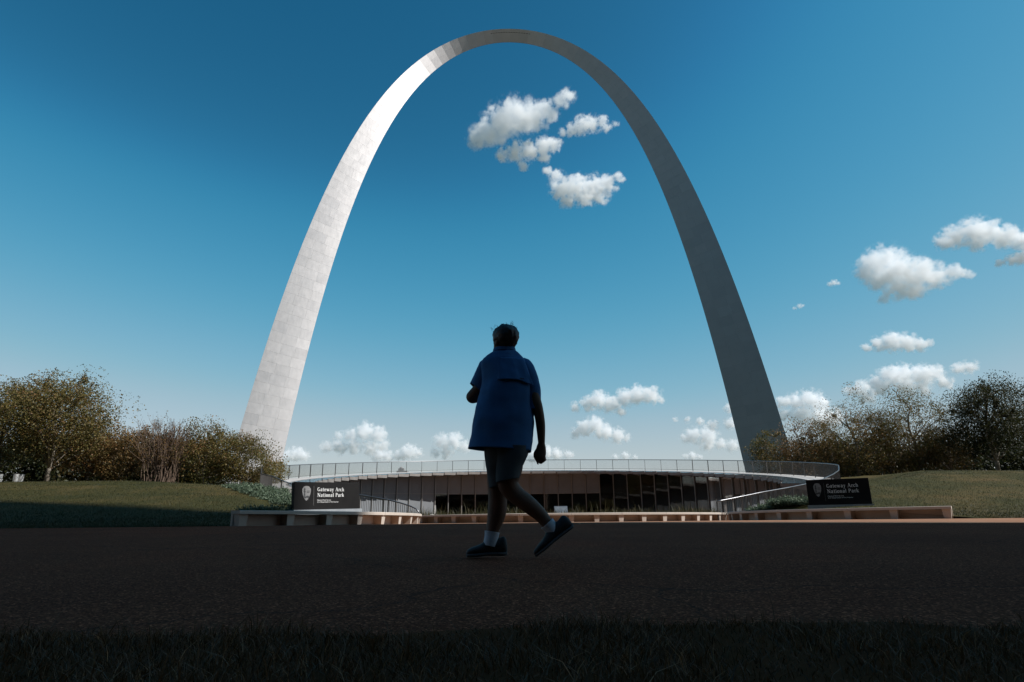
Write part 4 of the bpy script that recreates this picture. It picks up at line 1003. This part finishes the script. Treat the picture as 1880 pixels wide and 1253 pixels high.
# ------------------------------------------------------------------ the walking man
def build_person():
    YM = 4.50
    g = at(925, 1025, YM)
    root = tag(empty("person", (at(930, 1020, YM).x, YM, 0.0)), "person walking left in blue short sleeved shirt, grey shorts and black trainers", "person")
    k = YM / FPX * 1.035                                    # metres per photo pixel at the figure
    z_off = -at(925, 1026.5, YM).z                            # soles on the road
    def P(px, py, dy=0.0):
        p = at(px, py, YM); return Vector((p.x, YM + dy, p.z + z_off))
    def limb(nodes, n=18, step=6):
        """one closed, tapering, smoothly bending limb through the joints"""
        Q = np.array([[*p, *(r if isinstance(r, tuple) else (r, r))] for p, r in nodes]); out = []
        for i in range(len(Q) - 1):
            p0, p1, p2, p3 = Q[max(i - 1, 0)], Q[i], Q[i + 1], Q[min(i + 2, len(Q) - 1)]
            for f in np.linspace(0, 1, step, endpoint=False):
                out.append(0.5 * (2 * p1 + (p2 - p0) * f + (2 * p0 - 5 * p1 + 4 * p2 - p3) * f * f + (-p0 + 3 * p1 - 3 * p2 + p3) * f ** 3))
        out.append(Q[-1]); out = np.array(out)
        d0 = out[0, :3] - out[1, :3]; d0 /= np.linalg.norm(d0); d1 = out[-1, :3] - out[-2, :3]; d1 /= np.linalg.norm(d1)
        pre = [np.array([*(out[0, :3] + d0 * out[0, 3:].mean() * h), *(out[0, 3:] * c)]) for h, c in ((0.95, 0.3), (0.7, 0.72), (0.38, 0.93))]
        post = [np.array([*(out[-1, :3] + d1 * out[-1, 3:].mean() * h), *(out[-1, 3:] * c)]) for h, c in ((0.38, 0.93), (0.7, 0.72), (0.95, 0.3))]
        out = np.array(pre + list(out) + post)
        V = []; F = []; ref = None
        for i in range(len(out)):
            t = Vector(out[min(i + 1, len(out) - 1), :3] - out[max(i - 1, 0), :3]).normalized()
            w = Vector((0, 1, 0)) if abs(t.y) < 0.8 else Vector((1, 0, 0))
            u = t.cross(w).normalized(); w = u.cross(t).normalized()
            if ref is not None and u.dot(ref) < 0: u = -u; w = -w
            ref = u
            for k_ in range(n):
                an = 2 * math.pi * k_ / n; V.append(tuple(Vector(out[i, :3]) + u * (math.cos(an) * out[i, 3]) + w * (math.sin(an) * out[i, 4])))
        for i in range(len(out) - 1):
            for k_ in range(n): F.append((i * n + k_, i * n + (k_ + 1) % n, (i + 1) * n + (k_ + 1) % n, (i + 1) * n + k_))
        F.append(tuple(range(n))[::-1]); F.append(tuple((len(out) - 1) * n + k_ for k_ in range(n)))
        return V, F
    parts = []
    def R(px): return px * k
    # trunk, legs, arms from the pelvis outwards
    N = [(P(931, 826), (R(34), R(26))),                     # 0 pelvis
         (P(929, 782), (R(36), R(28))), (P(929, 738), (R(36), R(27))), (P(929, 694), (R(32), R(22))), (P(927, 668), (R(19), R(15))), (P(925.5, 648), R(14)), (P(925.5, 632), R(14)),   # 1..6 spine, neck
         (P(901, 680, 0.06), R(12.5)), (P(885, 702, 0.12), R(12)), (P(866.5, 722, 0.17), R(12.5)), (P(876, 716, 0.32), R(9.5)), (P(886, 706, 0.42), R(7)),       # 7..11 left arm, elbow forward-left, forearm away
         (P(957, 682, -0.02), R(12.5)), (P(970, 704, -0.05), R(11)), (P(983, 742, -0.07), R(9.8)), (P(989, 766, -0.06), R(8.8)), (P(992, 786, -0.04), R(8.2)), (P(994, 814, -0.01), R(6.2)),  # 12..17 right arm
         (P(917, 850, 0.07), R(21)), (P(914, 886, 0.08), R(18.5)), (P(914, 910, 0.08), R(16.5)), (P(912.5, 940, 0.09), R(16.5)), (P(907, 965, 0.09), R(13)), (P(902, 985, 0.08), R(9.5)), (P(898, 1004, 0.08), R(8)),  # 18..24 standing leg
         (P(938, 852, -0.05), R(21)), (P(932, 886, -0.06), R(19)), (P(944, 907, -0.06), R(15.5)), (P(968, 926, -0.06), R(14.5)), (P(990, 945, -0.05), R(12)), (P(1007, 966, -0.05), R(9.5)), (P(1014, 978, -0.05), R(7.5))]  # 25..31 trailing leg
    for ids in ((0, 1, 2, 3, 4, 5, 6), (3, 7, 8, 9), (9, 10, 11), (3, 12, 13, 14, 15, 16, 17), (0, 18, 19, 20, 21, 22, 23, 24), (0, 25, 26, 27, 28, 29, 30, 31)):
        parts.append(limb([N[i] if i not in (0, 3) or ids[0] == i == 0 and len(ids) == 7 and ids[1] == 1 else (N[i][0], R(17)) for i in ids]))
    # head turned to the left and away: skull, face, jaw, nose, ears
    hc = P(926, 624.5)
    fwd = Vector((-0.62, 0.78, 0.02)).normalized(); rt = Vector((0.78, 0.62, 0)).normalized(); up = rt.cross(fwd).normalized()
    if up.z < 0: up = -up
    def blob(c, a, b, d, n=20):
        V = []; F = []
        for i in range(n + 1):
            ph = math.pi * i / n
            for j in range(n * 2):
                th = math.pi * j / n
                V.append(tuple(c + rt * (a * math.sin(ph) * math.cos(th)) + fwd * (b * math.sin(ph) * math.sin(th)) + up * (d * math.cos(ph))))
        m = n * 2
        for i in range(n):
            for j in range(m): F.append((i * m + j, i * m + (j + 1) % m, (i + 1) * m + (j + 1) % m, (i + 1) * m + j))
        return V, F
    H = 0.115
    parts.append(blob(hc + up * 0.018 - fwd * 0.012, 0.076, 0.094, 0.098))
    parts.append(blob(hc + fwd * 0.030 - up * 0.050, 0.060, 0.068, 0.072))
    parts.append(blob(hc + fwd * 0.058 - up * 0.088, 0.036, 0.036, 0.026))        # chin
    parts.append(blob(hc + fwd * 0.100 - up * 0.030, 0.012, 0.022, 0.024, 10))     # nose
    parts.append(blob(hc + fwd * 0.088 + up * 0.012, 0.045, 0.016, 0.012, 10))     # brow
    parts.append(blob(hc + fwd * 0.090 - up * 0.066, 0.024, 0.012, 0.010, 10))     # lips
    for s in (-1, 1): parts.append(blob(hc + rt * (s * 0.079) - fwd * 0.005 - up * 0.022, 0.010, 0.022, 0.034, 10))   # ears
    # right hand: palm and five fingers, loosely curled, index pointing down
    w0 = P(994, 815, -0.01); pal = P(993, 832, 0.0)
    parts.append(limb([(w0, R(6.2)), (P(993.5, 822, -0.005), (R(8.5), R(5.5))), (pal, (R(9.5), R(6.2))), (P(992, 838, 0.0), (R(9), R(6)))]))
    for (a, b, c, d, r) in (((986, 836, 0.01), (984.5, 842, 0.015), (986.5, 848, 0.012), (988, 853, 0.008), 2.2),
                            ((990, 838, 0.01), (989, 845, 0.025), (992, 850, 0.03), (996, 850, 0.02), 2.3),
                            ((995, 838, 0.01), (995, 845, 0.03), (998, 848, 0.035), (1000, 846, 0.02), 2.2),
                            ((999, 835, 0.005), (1001, 841, 0.02), (1002, 845, 0.02), (1001, 846, 0.01), 1.9)):
        parts.append(limb([(P(*a), R(r + 0.25)), (P(*b), R(r)), (P(*c), R(r * 0.95)), (P(*d), R(r * 0.75))]))
    parts.append(limb([(P(987, 826, 0.0), R(3.2)), (P(982.5, 832, 0.01), R(2.7)), (P(982, 839, 0.014), R(2.4)), (P(984, 844, 0.012), R(1.9))]))
    # left hand: closed near the chest, hidden by the body from here
    lw = P(886, 706, 0.42); lp = P(893, 700, 0.50)
    parts.append(limb([(lw, R(6.2)), (lw.lerp(lp, 0.5), (R(8.5), R(6))), (lp, (R(8.5), R(6)))]))
    for i in range(4):
        b0 = lp + Vector((0.012 * (i - 1.5), 0.008, 0.028 - 0.017 * i)); parts.append(limb([(b0, R(2.6)), (b0 + Vector((0.018, 0.03, 0.0)), R(2.3)), (b0 + Vector((0.045, 0.02, -0.006)), R(2.1)), (b0 + Vector((0.042, -0.004, -0.008)), R(1.8))]))
    parts.append(limb([(lp + Vector((0, -0.02, 0.03)), R(3)), (lp + Vector((0.02, -0.01, 0.05)), R(2.6)), (lp + Vector((0.04, 0.01, 0.045)), R(2.0))]))
    V = []; F = []
    for v, f in parts:
        b = len(V); V += v; F += [tuple(b + i for i in q) for q in f]
    o = mk("body", V, F, M["skin"], root)
    mr = o.modifiers.new("r", 'REMESH'); mr.mode = 'VOXEL'; mr.voxel_size = 0.0058; mr.use_smooth_shade = True
    sm = o.modifiers.new("m", 'SMOOTH'); sm.factor = 0.5; sm.iterations = 3
    dg = bpy.context.evaluated_depsgraph_get(); nm = bpy.data.meshes.new_from_object(o.evaluated_get(dg)); o.modifiers.clear(); o.data = nm
    nm.materials.clear(); nm.materials.append(M["skin"])

    # clothes: rings that follow the outline, softened and creased
    def ring(px0, py0, px1, py1, depth, dy=0.0, n=44, power=2.3):
        A = P(px0, py0); B = P(px1, py1); c = (A + B) / 2; a = (B - A) / 2; out = []
        for i in range(n):
            t = 2 * math.pi * i / n; ct, st = math.cos(t), math.sin(t)
            e = 2 / power
            x = math.copysign(abs(ct) ** e, ct); y = math.copysign(abs(st) ** e, st)
            out.append(c + a * x + Vector((0, dy + depth * y, 0)))
        return out
    def resample(rings, m):
        n = len(rings[0]); R_ = np.array([[tuple(p) for p in r] for r in rings]); s = np.linspace(0, len(rings) - 1, m); out = []
        for v in s:
            i = int(min(v, len(rings) - 2)); f = v - i
            p0, p1, p2, p3 = (R_[max(i - 1, 0)], R_[i], R_[i + 1], R_[min(i + 2, len(rings) - 1)])
            q = 0.5 * (2 * p1 + (p2 - p0) * f + (2 * p0 - 5 * p1 + 4 * p2 - p3) * f * f + (-p0 + 3 * p1 - 3 * p2 + p3) * f ** 3)
            out.append(q)
        return out
    def garment(name, sets, mat, fold=0.006, thick=0.004, parent=root, fs=(9, 9, 3.2), push=0.0):
        V = []; F = []
        for rings, m in sets:
            rr = resample(rings, m); n = len(rr[0]); b = len(V)
            for q in rr:
                c = q.mean(0)
                for p in q:
                    d = Vector(p - c); d.z = 0
                    if d.length > 1e-6: d.normalize()
                    k_ = noise.fractal(Vector((p[0] * fs[0], p[1] * fs[1], p[2] * fs[2] + len(V) * 0)), 1.0, 2.0, 3) * fold + push
                    V.append(tuple(Vector(p) + d * k_))
            for i in range(len(rr) - 1):
                for j in range(n):
                    F.append((b + i * n + j, b + i * n + (j + 1) % n, b + (i + 1) * n + (j + 1) % n, b + (i + 1) * n + j))
        o = mk(name, V, F, mat, parent, True, org=root.location)
        so = o.modifiers.new("t", 'SOLIDIFY'); so.thickness = thick; so.offset = 0.0
        return o
    torso = [ring(907, 647, 945, 645, 0.072), ring(900, 651, 950, 650, 0.085), ring(891, 657, 958, 658, 0.10), ring(884, 666, 967, 667, 0.12), ring(884, 684, 975, 684, 0.140), ring(884, 705, 979, 705, 0.152),
             ring(879, 728, 981, 728, 0.165), ring(873, 752, 981, 752, 0.175), ring(868, 778, 980, 778, 0.185), ring(863, 803, 978, 805, 0.190), ring(859, 824, 975, 831, 0.192)]
    def sleeve(axis, n=30):
        out = []
        for (px, py, dy, r, tx, ty) in axis:       # centre, half width, direction of the axis in the picture
            c = P(px, py, dy); d = Vector((tx, 0, -ty)).normalized(); u = Vector((-d.z, 0, d.x)); w = Vector((0, 1, 0)); out.append([c + u * (R(r) * math.cos(2 * math.pi * i / n)) + w * (R(r) * 0.92 * math.sin(2 * math.pi * i / n)) for i in range(n)])
        return out
    sl_l = sleeve([(903, 668, 0.04, 13, -0.85, 0.5), (896, 675, 0.05, 19, -0.7, 0.7), (890, 687, 0.07, 21, -0.5, 0.85), (885, 700, 0.09, 21.5, -0.55, 0.83), (879, 714, 0.11, 21.5, -0.68, 0.73)])
    sl_r = sleeve([(955, 668, -0.01, 12, 0.8, 0.6), (963, 677, -0.02, 17, 0.6, 0.8), (969, 692, -0.03, 16.5, 0.3, 0.95), (976, 722, -0.05, 15, 0.22, 0.97), (982, 755, -0.06, 12.5, 0.2, 0.98)])
    shirt = garment("shirt", [(torso, 60), (sl_l, 22), (sl_r, 26)], M["shirt"], 0.013, fs=(8.5, 8.5, 5.5))
    shirt["label"] = "blue short sleeved shirt with vented back"
    # back vent flap lying over the shirt, free along its lower edge
    from mathutils.bvhtree import BVHTree
    bv = BVHTree.FromPolygons([v.co.copy() for v in shirt.data.vertices], [tuple(q.vertices) for q in shirt.data.polygons])
    def on_back(x, z, off):
        h = bv.ray_cast(Vector((x, YM - 2, z)) - root.location, Vector((0, 1, 0)))
        return Vector((x, (h[0].y + YM if h[0] else YM - 0.1) - off, z))
    rows = []; nx, nz = 30, 20
    for r in range(nz):
        f = r / (nz - 1); row = []
        for c_ in range(nx):
            g_ = c_ / (nx - 1)
            px = 913 + (1 - f) * 6 + (978 - (1 - f) * 18 - 913 - (1 - f) * 6) * g_
            py = 664 + f * (42 + 9 * max(0.0, g_ - 0.55) / 0.45)
            q = P(px, py); off = 0.003 + 0.013 * f ** 1.6 * smooth(g_ / 0.25)
            row.append(on_back(q.x, q.z, off))
        rows.append(row)
    q = MB(); q.V = [tuple(v) for r in rows for v in r]; q.F = [(a * nx + c_, a * nx + c_ + 1, (a + 1) * nx + c_ + 1, (a + 1) * nx + c_) for a in range(nz - 1) for c_ in range(nx - 1)]
    yo = q.build("back_flap", M["shirt"], shirt, True, org=root.location); so = yo.modifiers.new("t", 'SOLIDIFY'); so.thickness = 0.004
    a = P(957, 703.5); t0 = on_back(a.x, a.z, 0.024); b = MB(); b.box(t0, (0.016, 0, -0.003), (0, 0.0015, 0), (0, 0, 0.0035)); b.build("brand_tag", M["tag_grey"], shirt, org=root.location)
    col = [ring(906.5, 648, 945.5, 646, 0.076), ring(906.5, 645, 945, 643, 0.073), ring(907.5, 641.5, 944, 640, 0.070)]
    co = garment("collar", [(col, 8)], M["shirt"], 0.001, 0.006, parent=shirt, push=0.004)
    sA = [ring(889, 812, 972, 816, 0.16), ring(890, 834, 969, 834, 0.155), ring(892, 852, 961, 852, 0.145, 0.0), ring(895, 872, 953, 868, 0.13, 0.02), ring(899.5, 897, 950.5, 887, 0.115, 0.03)]
    sB = [ring(905, 822, 971, 822, 0.13, -0.05), ring(906, 840, 967, 840, 0.12, -0.06), ring(909, 862, 957, 858, 0.11, -0.07), ring(911, 888, 951, 880, 0.105, -0.08)]
    sh = garment("shorts", [(sA, 26), (sB, 22)], M["shorts"], 0.007)
    sh["label"] = "grey knee length shorts"
    # socks
    def tube_garment(name, pts, mat):
        rings = []
        for i, (px, py, dy, r) in enumerate(pts):
            c = P(px, py, dy); nx_ = P(*pts[min(i + 1, len(pts) - 1)][:3]); pv = P(*pts[max(i - 1, 0)][:3]); d = (nx_ - pv).normalized(); u = d.cross(Vector((0, 1, 0))).normalized(); w = u.cross(d)
            rings.append([c + u * (R(r) * math.cos(2 * math.pi * j / 24)) + w * (R(r) * math.sin(2 * math.pi * j / 24)) for j in range(24)])
        return garment(name, [(rings, 14)], mat, 0.001, 0.003)
    tube_garment("sock", [(903.5, 978, 0.085, 13.0), (902.5, 985, 0.083, 11.8), (901, 994, 0.08, 11.6), (899, 1004, 0.08, 11.5)], M["sock"])
    tube_garment("sock", [(1003, 961, -0.05, 12.6), (1008, 967, -0.05, 11.6), (1013, 975, -0.05, 10.6), (1017, 981, -0.05, 9)], M["sock"])
    # trainers: lofted along the foot, toe first
    def shoe(origin, ang, dy, yaw, sc=1.0):
        """origin: toe tip on the ground; ang lifts the heel"""
        prof = ((0.000, 0.006, 0.028, 0.018), (0.010, 0.000, 0.050, 0.034), (0.040, 0.0, 0.066, 0.046), (0.080, 0.0, 0.078, 0.050), (0.115, 0.002, 0.094, 0.047), (0.145, 0.004, 0.118, 0.042), (0.168, 0.004, 0.136, 0.039), (0.200, 0.003, 0.128, 0.037), (0.235, 0.001, 0.124, 0.038), (0.264, 0.000, 0.134, 0.036), (0.284, 0.003, 0.120, 0.027), (0.292, 0.012, 0.085, 0.013))
        ca, sa = math.cos(ang), math.sin(ang); cy, sy = math.cos(yaw), math.sin(yaw)
        def X(p):
            x, y, z = p; x *= sc; z *= 2 - sc if sc > 1 else 1; x2, z2 = x * ca - z * sa, x * sa + z * ca
            return origin + Vector((x2 * cy - y * sy, x2 * sy + y * cy + dy, z2))
        def rings(z0f, z1f, wf, n=22):
            out = []
            for (x, zb, zt, w) in prof:
                lo, hi = z0f(zb, zt), z1f(zb, zt); r = []
                for i in range(n):
                    t = 2 * math.pi * i / n; c, s = math.cos(t), math.sin(t)
                    yy_ = math.copysign(abs(c) ** 0.75, c) * w * wf; zz = (lo + hi) / 2 + math.copysign(abs(s) ** 0.75, s) * (hi - lo) / 2
                    if s > 0: yy_ *= 1 - 0.35 * s * min(1, (hi - lo) / 0.09)
                    r.append(X((x, yy_, zz)))
                out.append(r)
            return out
        q = MB(); q.loft(resample(rings(lambda b, t: b + 0.020, lambda b, t: t, 1.0), 40)); up_ = q.build("trainer", M["shoe"], root, True)
        q = MB(); q.loft(resample(rings(lambda b, t: b, lambda b, t: min(b + 0.030, t), 1.10), 40)); q.build("sole", M["sole"], up_, True, org=root.location)
        return up_
    shoe(Vector((P(855, 1025).x, YM, 0.006)), 0.02, 0.075, 0.05)
    shoe(Vector((P(983.5, 1027).x, YM, 0.010)), math.radians(36), -0.05, -0.04, 1.16)
    # hair: close cap with ruffled tufts
    hv, hf = blob(hc + up * 0.016 - fwd * 0.018, 0.098, 0.102, 0.110, 30)
    V2 = []
    for v in hv:
        p = Vector(v); d = (p - hc).normalized(); f = d.dot(fwd); zz = (p - hc).dot(up)
        n_ = noise.fractal(p * 45, 1.0, 2.0, 4) * 0.008 + noise.noise(p * 14) * 0.010 - 0.012 * max(0.0, (p - hc).dot(up) - 0.085) / 0.04
        p = p + d * n_
        if f > 0.62 and zz < 0.045: p = p - d * 0.03       # hairline off the face
        if zz < -0.080: p = p - d * 0.026                  # nape
        V2.append(tuple(p))
    hair = mk("hair", V2, hf, M["hair"], root, True)
    tb = MB(); pr = random.Random(5)
    for (px, py, ex, ey, n) in ((938, 599, 941.5, 592.5, 12), (931, 597, 930, 594.5, 8), (921, 597, 918, 594.5, 8), (946, 605, 948, 601, 6), (911, 601, 908, 598.5, 6), (904, 607, 900, 602, 3)):
        for _ in range(n):
            a = P(px + pr.uniform(-4, 4), py + pr.uniform(-1, 3), pr.uniform(-0.05, 0.05)); b_ = P(ex + pr.uniform(-2.5, 2.5), ey + pr.uniform(-1, 2.5), 0) ; b_.y = a.y + pr.uniform(-0.01, 0.01)
            m_ = a.lerp(b_, 0.55) + Vector((pr.uniform(-0.004, 0.004), 0, 0.003)); tb.tube([a, m_, b_], [0.0011, 0.0008, 0.0003], 4)
    tb.build("hair_tufts", M["hair"], hair, org=root.location)
build_person()

# ------------------------------------------------------------------ clouds
def build_cloud(label, Y, blobs, seed, dens=1.0, flat=0.8):
    k = Y / FPX
    c0 = at(sum(b[0] for b in blobs) / len(blobs), sum(b[1] for b in blobs) / len(blobs), Y)
    rmax = max(b[2] for b in blobs) * k
    rs = random.Random(seed); bl = []
    bm = bmesh.new()
    for (px, py, r) in blobs:
        R = r * k; p = at(px, py, Y) - c0 + Vector((0, rs.uniform(-0.4, 0.4) * rmax, 0))
        sc = (R * 2.1, R * 2.1, R * 1.9)
        bl.append((tuple(p), sc))
        bmesh.ops.create_icosphere(bm, subdivisions=3, radius=1.0, matrix=Matrix.Translation(p) @ Matrix.Diagonal((sc[0] * 1.01, sc[1] * 1.01, sc[2] * 1.01, 1)))
    me = bpy.data.meshes.new("cloud"); bm.to_mesh(me); bm.free()
    o = bpy.data.objects.new("cloud", me); COL.objects.link(o); o.location = c0
    mr = o.modifiers.new("r", 'REMESH'); mr.mode = 'VOXEL'; mr.voxel_size = rmax * 0.16
    dg = bpy.context.evaluated_depsgraph_get()
    nm = bpy.data.meshes.new_from_object(o.evaluated_get(dg)); o.modifiers.clear(); o.data = nm; bpy.data.meshes.remove(me)
    nm.name = "cloud"
    nm.materials.clear(); nm.materials.append(cloud_mat("cloud_vapour", 2.1 * dens / rmax, rmax, bl, seed))
    tag(o, label, "cloud", "fair weather clouds")
    return o
CLOUDS = [
 ("largest cloud under the arch, a slanting white heap just below the crown", 2400, [(880, 256, 17), (897, 240, 22), (922, 228, 27), (950, 216, 28), (980, 208, 24), (1006, 202, 17), (1030, 190, 13), (1042, 178, 12), (1046, 168, 8), (920, 258, 10)], 1.0),
 ("ragged small cloud touching the inner right curve of the arch", 2450, [(1034, 244, 8), (1050, 240, 11), (1068, 232, 15), (1088, 226, 14), (1106, 222, 9), (1114, 234, 8), (1130, 228, 6)], 0.7),
 ("middle cloud under the arch crown, between the largest and the lowest heap", 2500, [(922, 284, 11), (946, 281, 15), (972, 278, 16), (998, 270, 14), (1018, 264, 12), (962, 304, 8), (1000, 286, 10)], 0.95),
 ("lowest cloud of the cluster high under the arch, flat bottomed", 2600, [(1004, 318, 8), (1022, 322, 11), (1030, 350, 17), (1058, 345, 20), (1088, 345, 20), (1116, 338, 16), (1136, 328, 9), (1040, 368, 13), (1072, 370, 13), (1104, 366, 11)], 1.0),
 ("big bright heaped cloud right of the arch in mid sky", 2900, [(1596, 492, 19), (1614, 478, 21), (1634, 474, 23), (1612, 510, 22), (1650, 502, 27), (1684, 508, 24), (1714, 510, 19), (1742, 504, 13), (1772, 506, 8), (1655, 532, 18), (1690, 532, 13), (1622, 550, 8)], 1.0),
 ("wide cloud at the right edge of the picture, highest on that side", 3000, [(1734, 444, 14), (1756, 434, 18), (1784, 428, 21), (1812, 428, 20), (1840, 438, 18), (1866, 444, 14), (1890, 444, 16), (1790, 450, 12)], 1.0),
 ("small flat cloud cut by the right edge below the highest one", 3000, [(1838, 482, 6), (1856, 478, 9), (1876, 474, 11), (1896, 472, 12)], 0.9),
 ("lens shaped cloud above the right hand trees", 4300, [(1590, 638, 7), (1612, 632, 11), (1638, 628, 15), (1664, 630, 14), (1688, 634, 10), (1706, 630, 6)], 0.9),
 ("long cloud bank rising to the right just above the right hand trees", 5600, [(1560, 718, 9), (1580, 716, 12), (1606, 702, 11), (1634, 692, 16), (1662, 688, 17), (1692, 690, 16), (1722, 684, 12), (1756, 678, 9), (1784, 674, 11), (1620, 712, 13), (1660, 712, 13), (1694, 712, 12), (1730, 704, 11), (1590, 728, 12)], 1.0),
 ("white cloud against the outer side of the right arch leg", 6400, [(1436, 740, 10), (1460, 738, 13), (1486, 734, 15), (1508, 742, 12), (1470, 762, 14), (1500, 766, 15), (1526, 768, 13), (1440, 764, 10)], 0.9),
 ("two humped cloud right of the walking man at shoulder height", 6200, [(1056, 748, 8), (1078, 742, 11), (1100, 734, 14), (1122, 744, 12), (1148, 730, 13), (1172, 724, 14), (1196, 726, 13), (1212, 734, 7), (1140, 756, 7)], 0.85),
 ("small heaped cloud to the right of the man's hanging hand", 8200, [(1056, 796, 8), (1074, 786, 12), (1092, 782, 13), (1112, 794, 12), (1134, 800, 11), (1152, 804, 6)], 0.85),
 ("low cloud directly behind the man's hanging hand", 10500, [(978, 838, 9), (1000, 830, 10), (1022, 834, 9), (1044, 836, 7)], 0.8),
 ("layered cloud bank above the left part of the roof railing", 8600, [(600, 820, 9), (622, 820, 11), (646, 800, 10), (670, 792, 13), (694, 798, 12), (650, 820, 11), (680, 822, 11), (702, 818, 9), (622, 800, 7)], 0.8),
 ("double cloud low above the railing, midway between left leg and man", 10500, [(694, 836, 10), (712, 838, 9), (736, 836, 9), (752, 830, 11), (768, 832, 7)], 0.8),
 ("small cloud peeping out beside the foot of the left arch leg", 10500, [(526, 838, 10), (544, 834, 11), (560, 838, 8)], 0.8),
 ("pale cloud low to the left of the man's thigh", 9600, [(798, 832, 7), (812, 812, 12), (834, 810, 13), (852, 820, 9), (820, 832, 9)], 0.75),
 ("low white cloud against the inner side of the right arch leg", 8800, [(1256, 806, 8), (1274, 800, 12), (1296, 802, 14), (1324, 816, 9), (1348, 818, 10), (1364, 818, 8), (1300, 818, 9)], 0.8),
 ("thin streak of cloud above the low one at the right leg", 7600, [(1240, 771, 4), (1262, 772, 5), (1286, 774, 6), (1310, 780, 8), (1338, 778, 9), (1340, 750, 8)], 0.6),
 ("tiny cloud just over the railing, second from the right leg", 12500, [(1258, 838, 4), (1272, 837, 6), (1286, 839, 4)], 0.7),
 ("tiny faint cloud over the railing right of the man", 12500, [(1130, 840, 5), (1148, 837, 6), (1166, 840, 4)], 0.6),
 ("tiny lone wisp in the blue left of the big right hand cloud", 3200, [(1524, 522, 4), (1532, 519, 5), (1540, 520, 3)], 0.35),
 ("faint wisp right of the right arch leg in clear sky", 3600, [(1460, 566, 3), (1467, 563, 4), (1474, 561, 3)], 0.25),
]
for i, (lab, Y, blobs, dens) in enumerate(CLOUDS):
    build_cloud(lab, Y, blobs, 40 + i, dens)
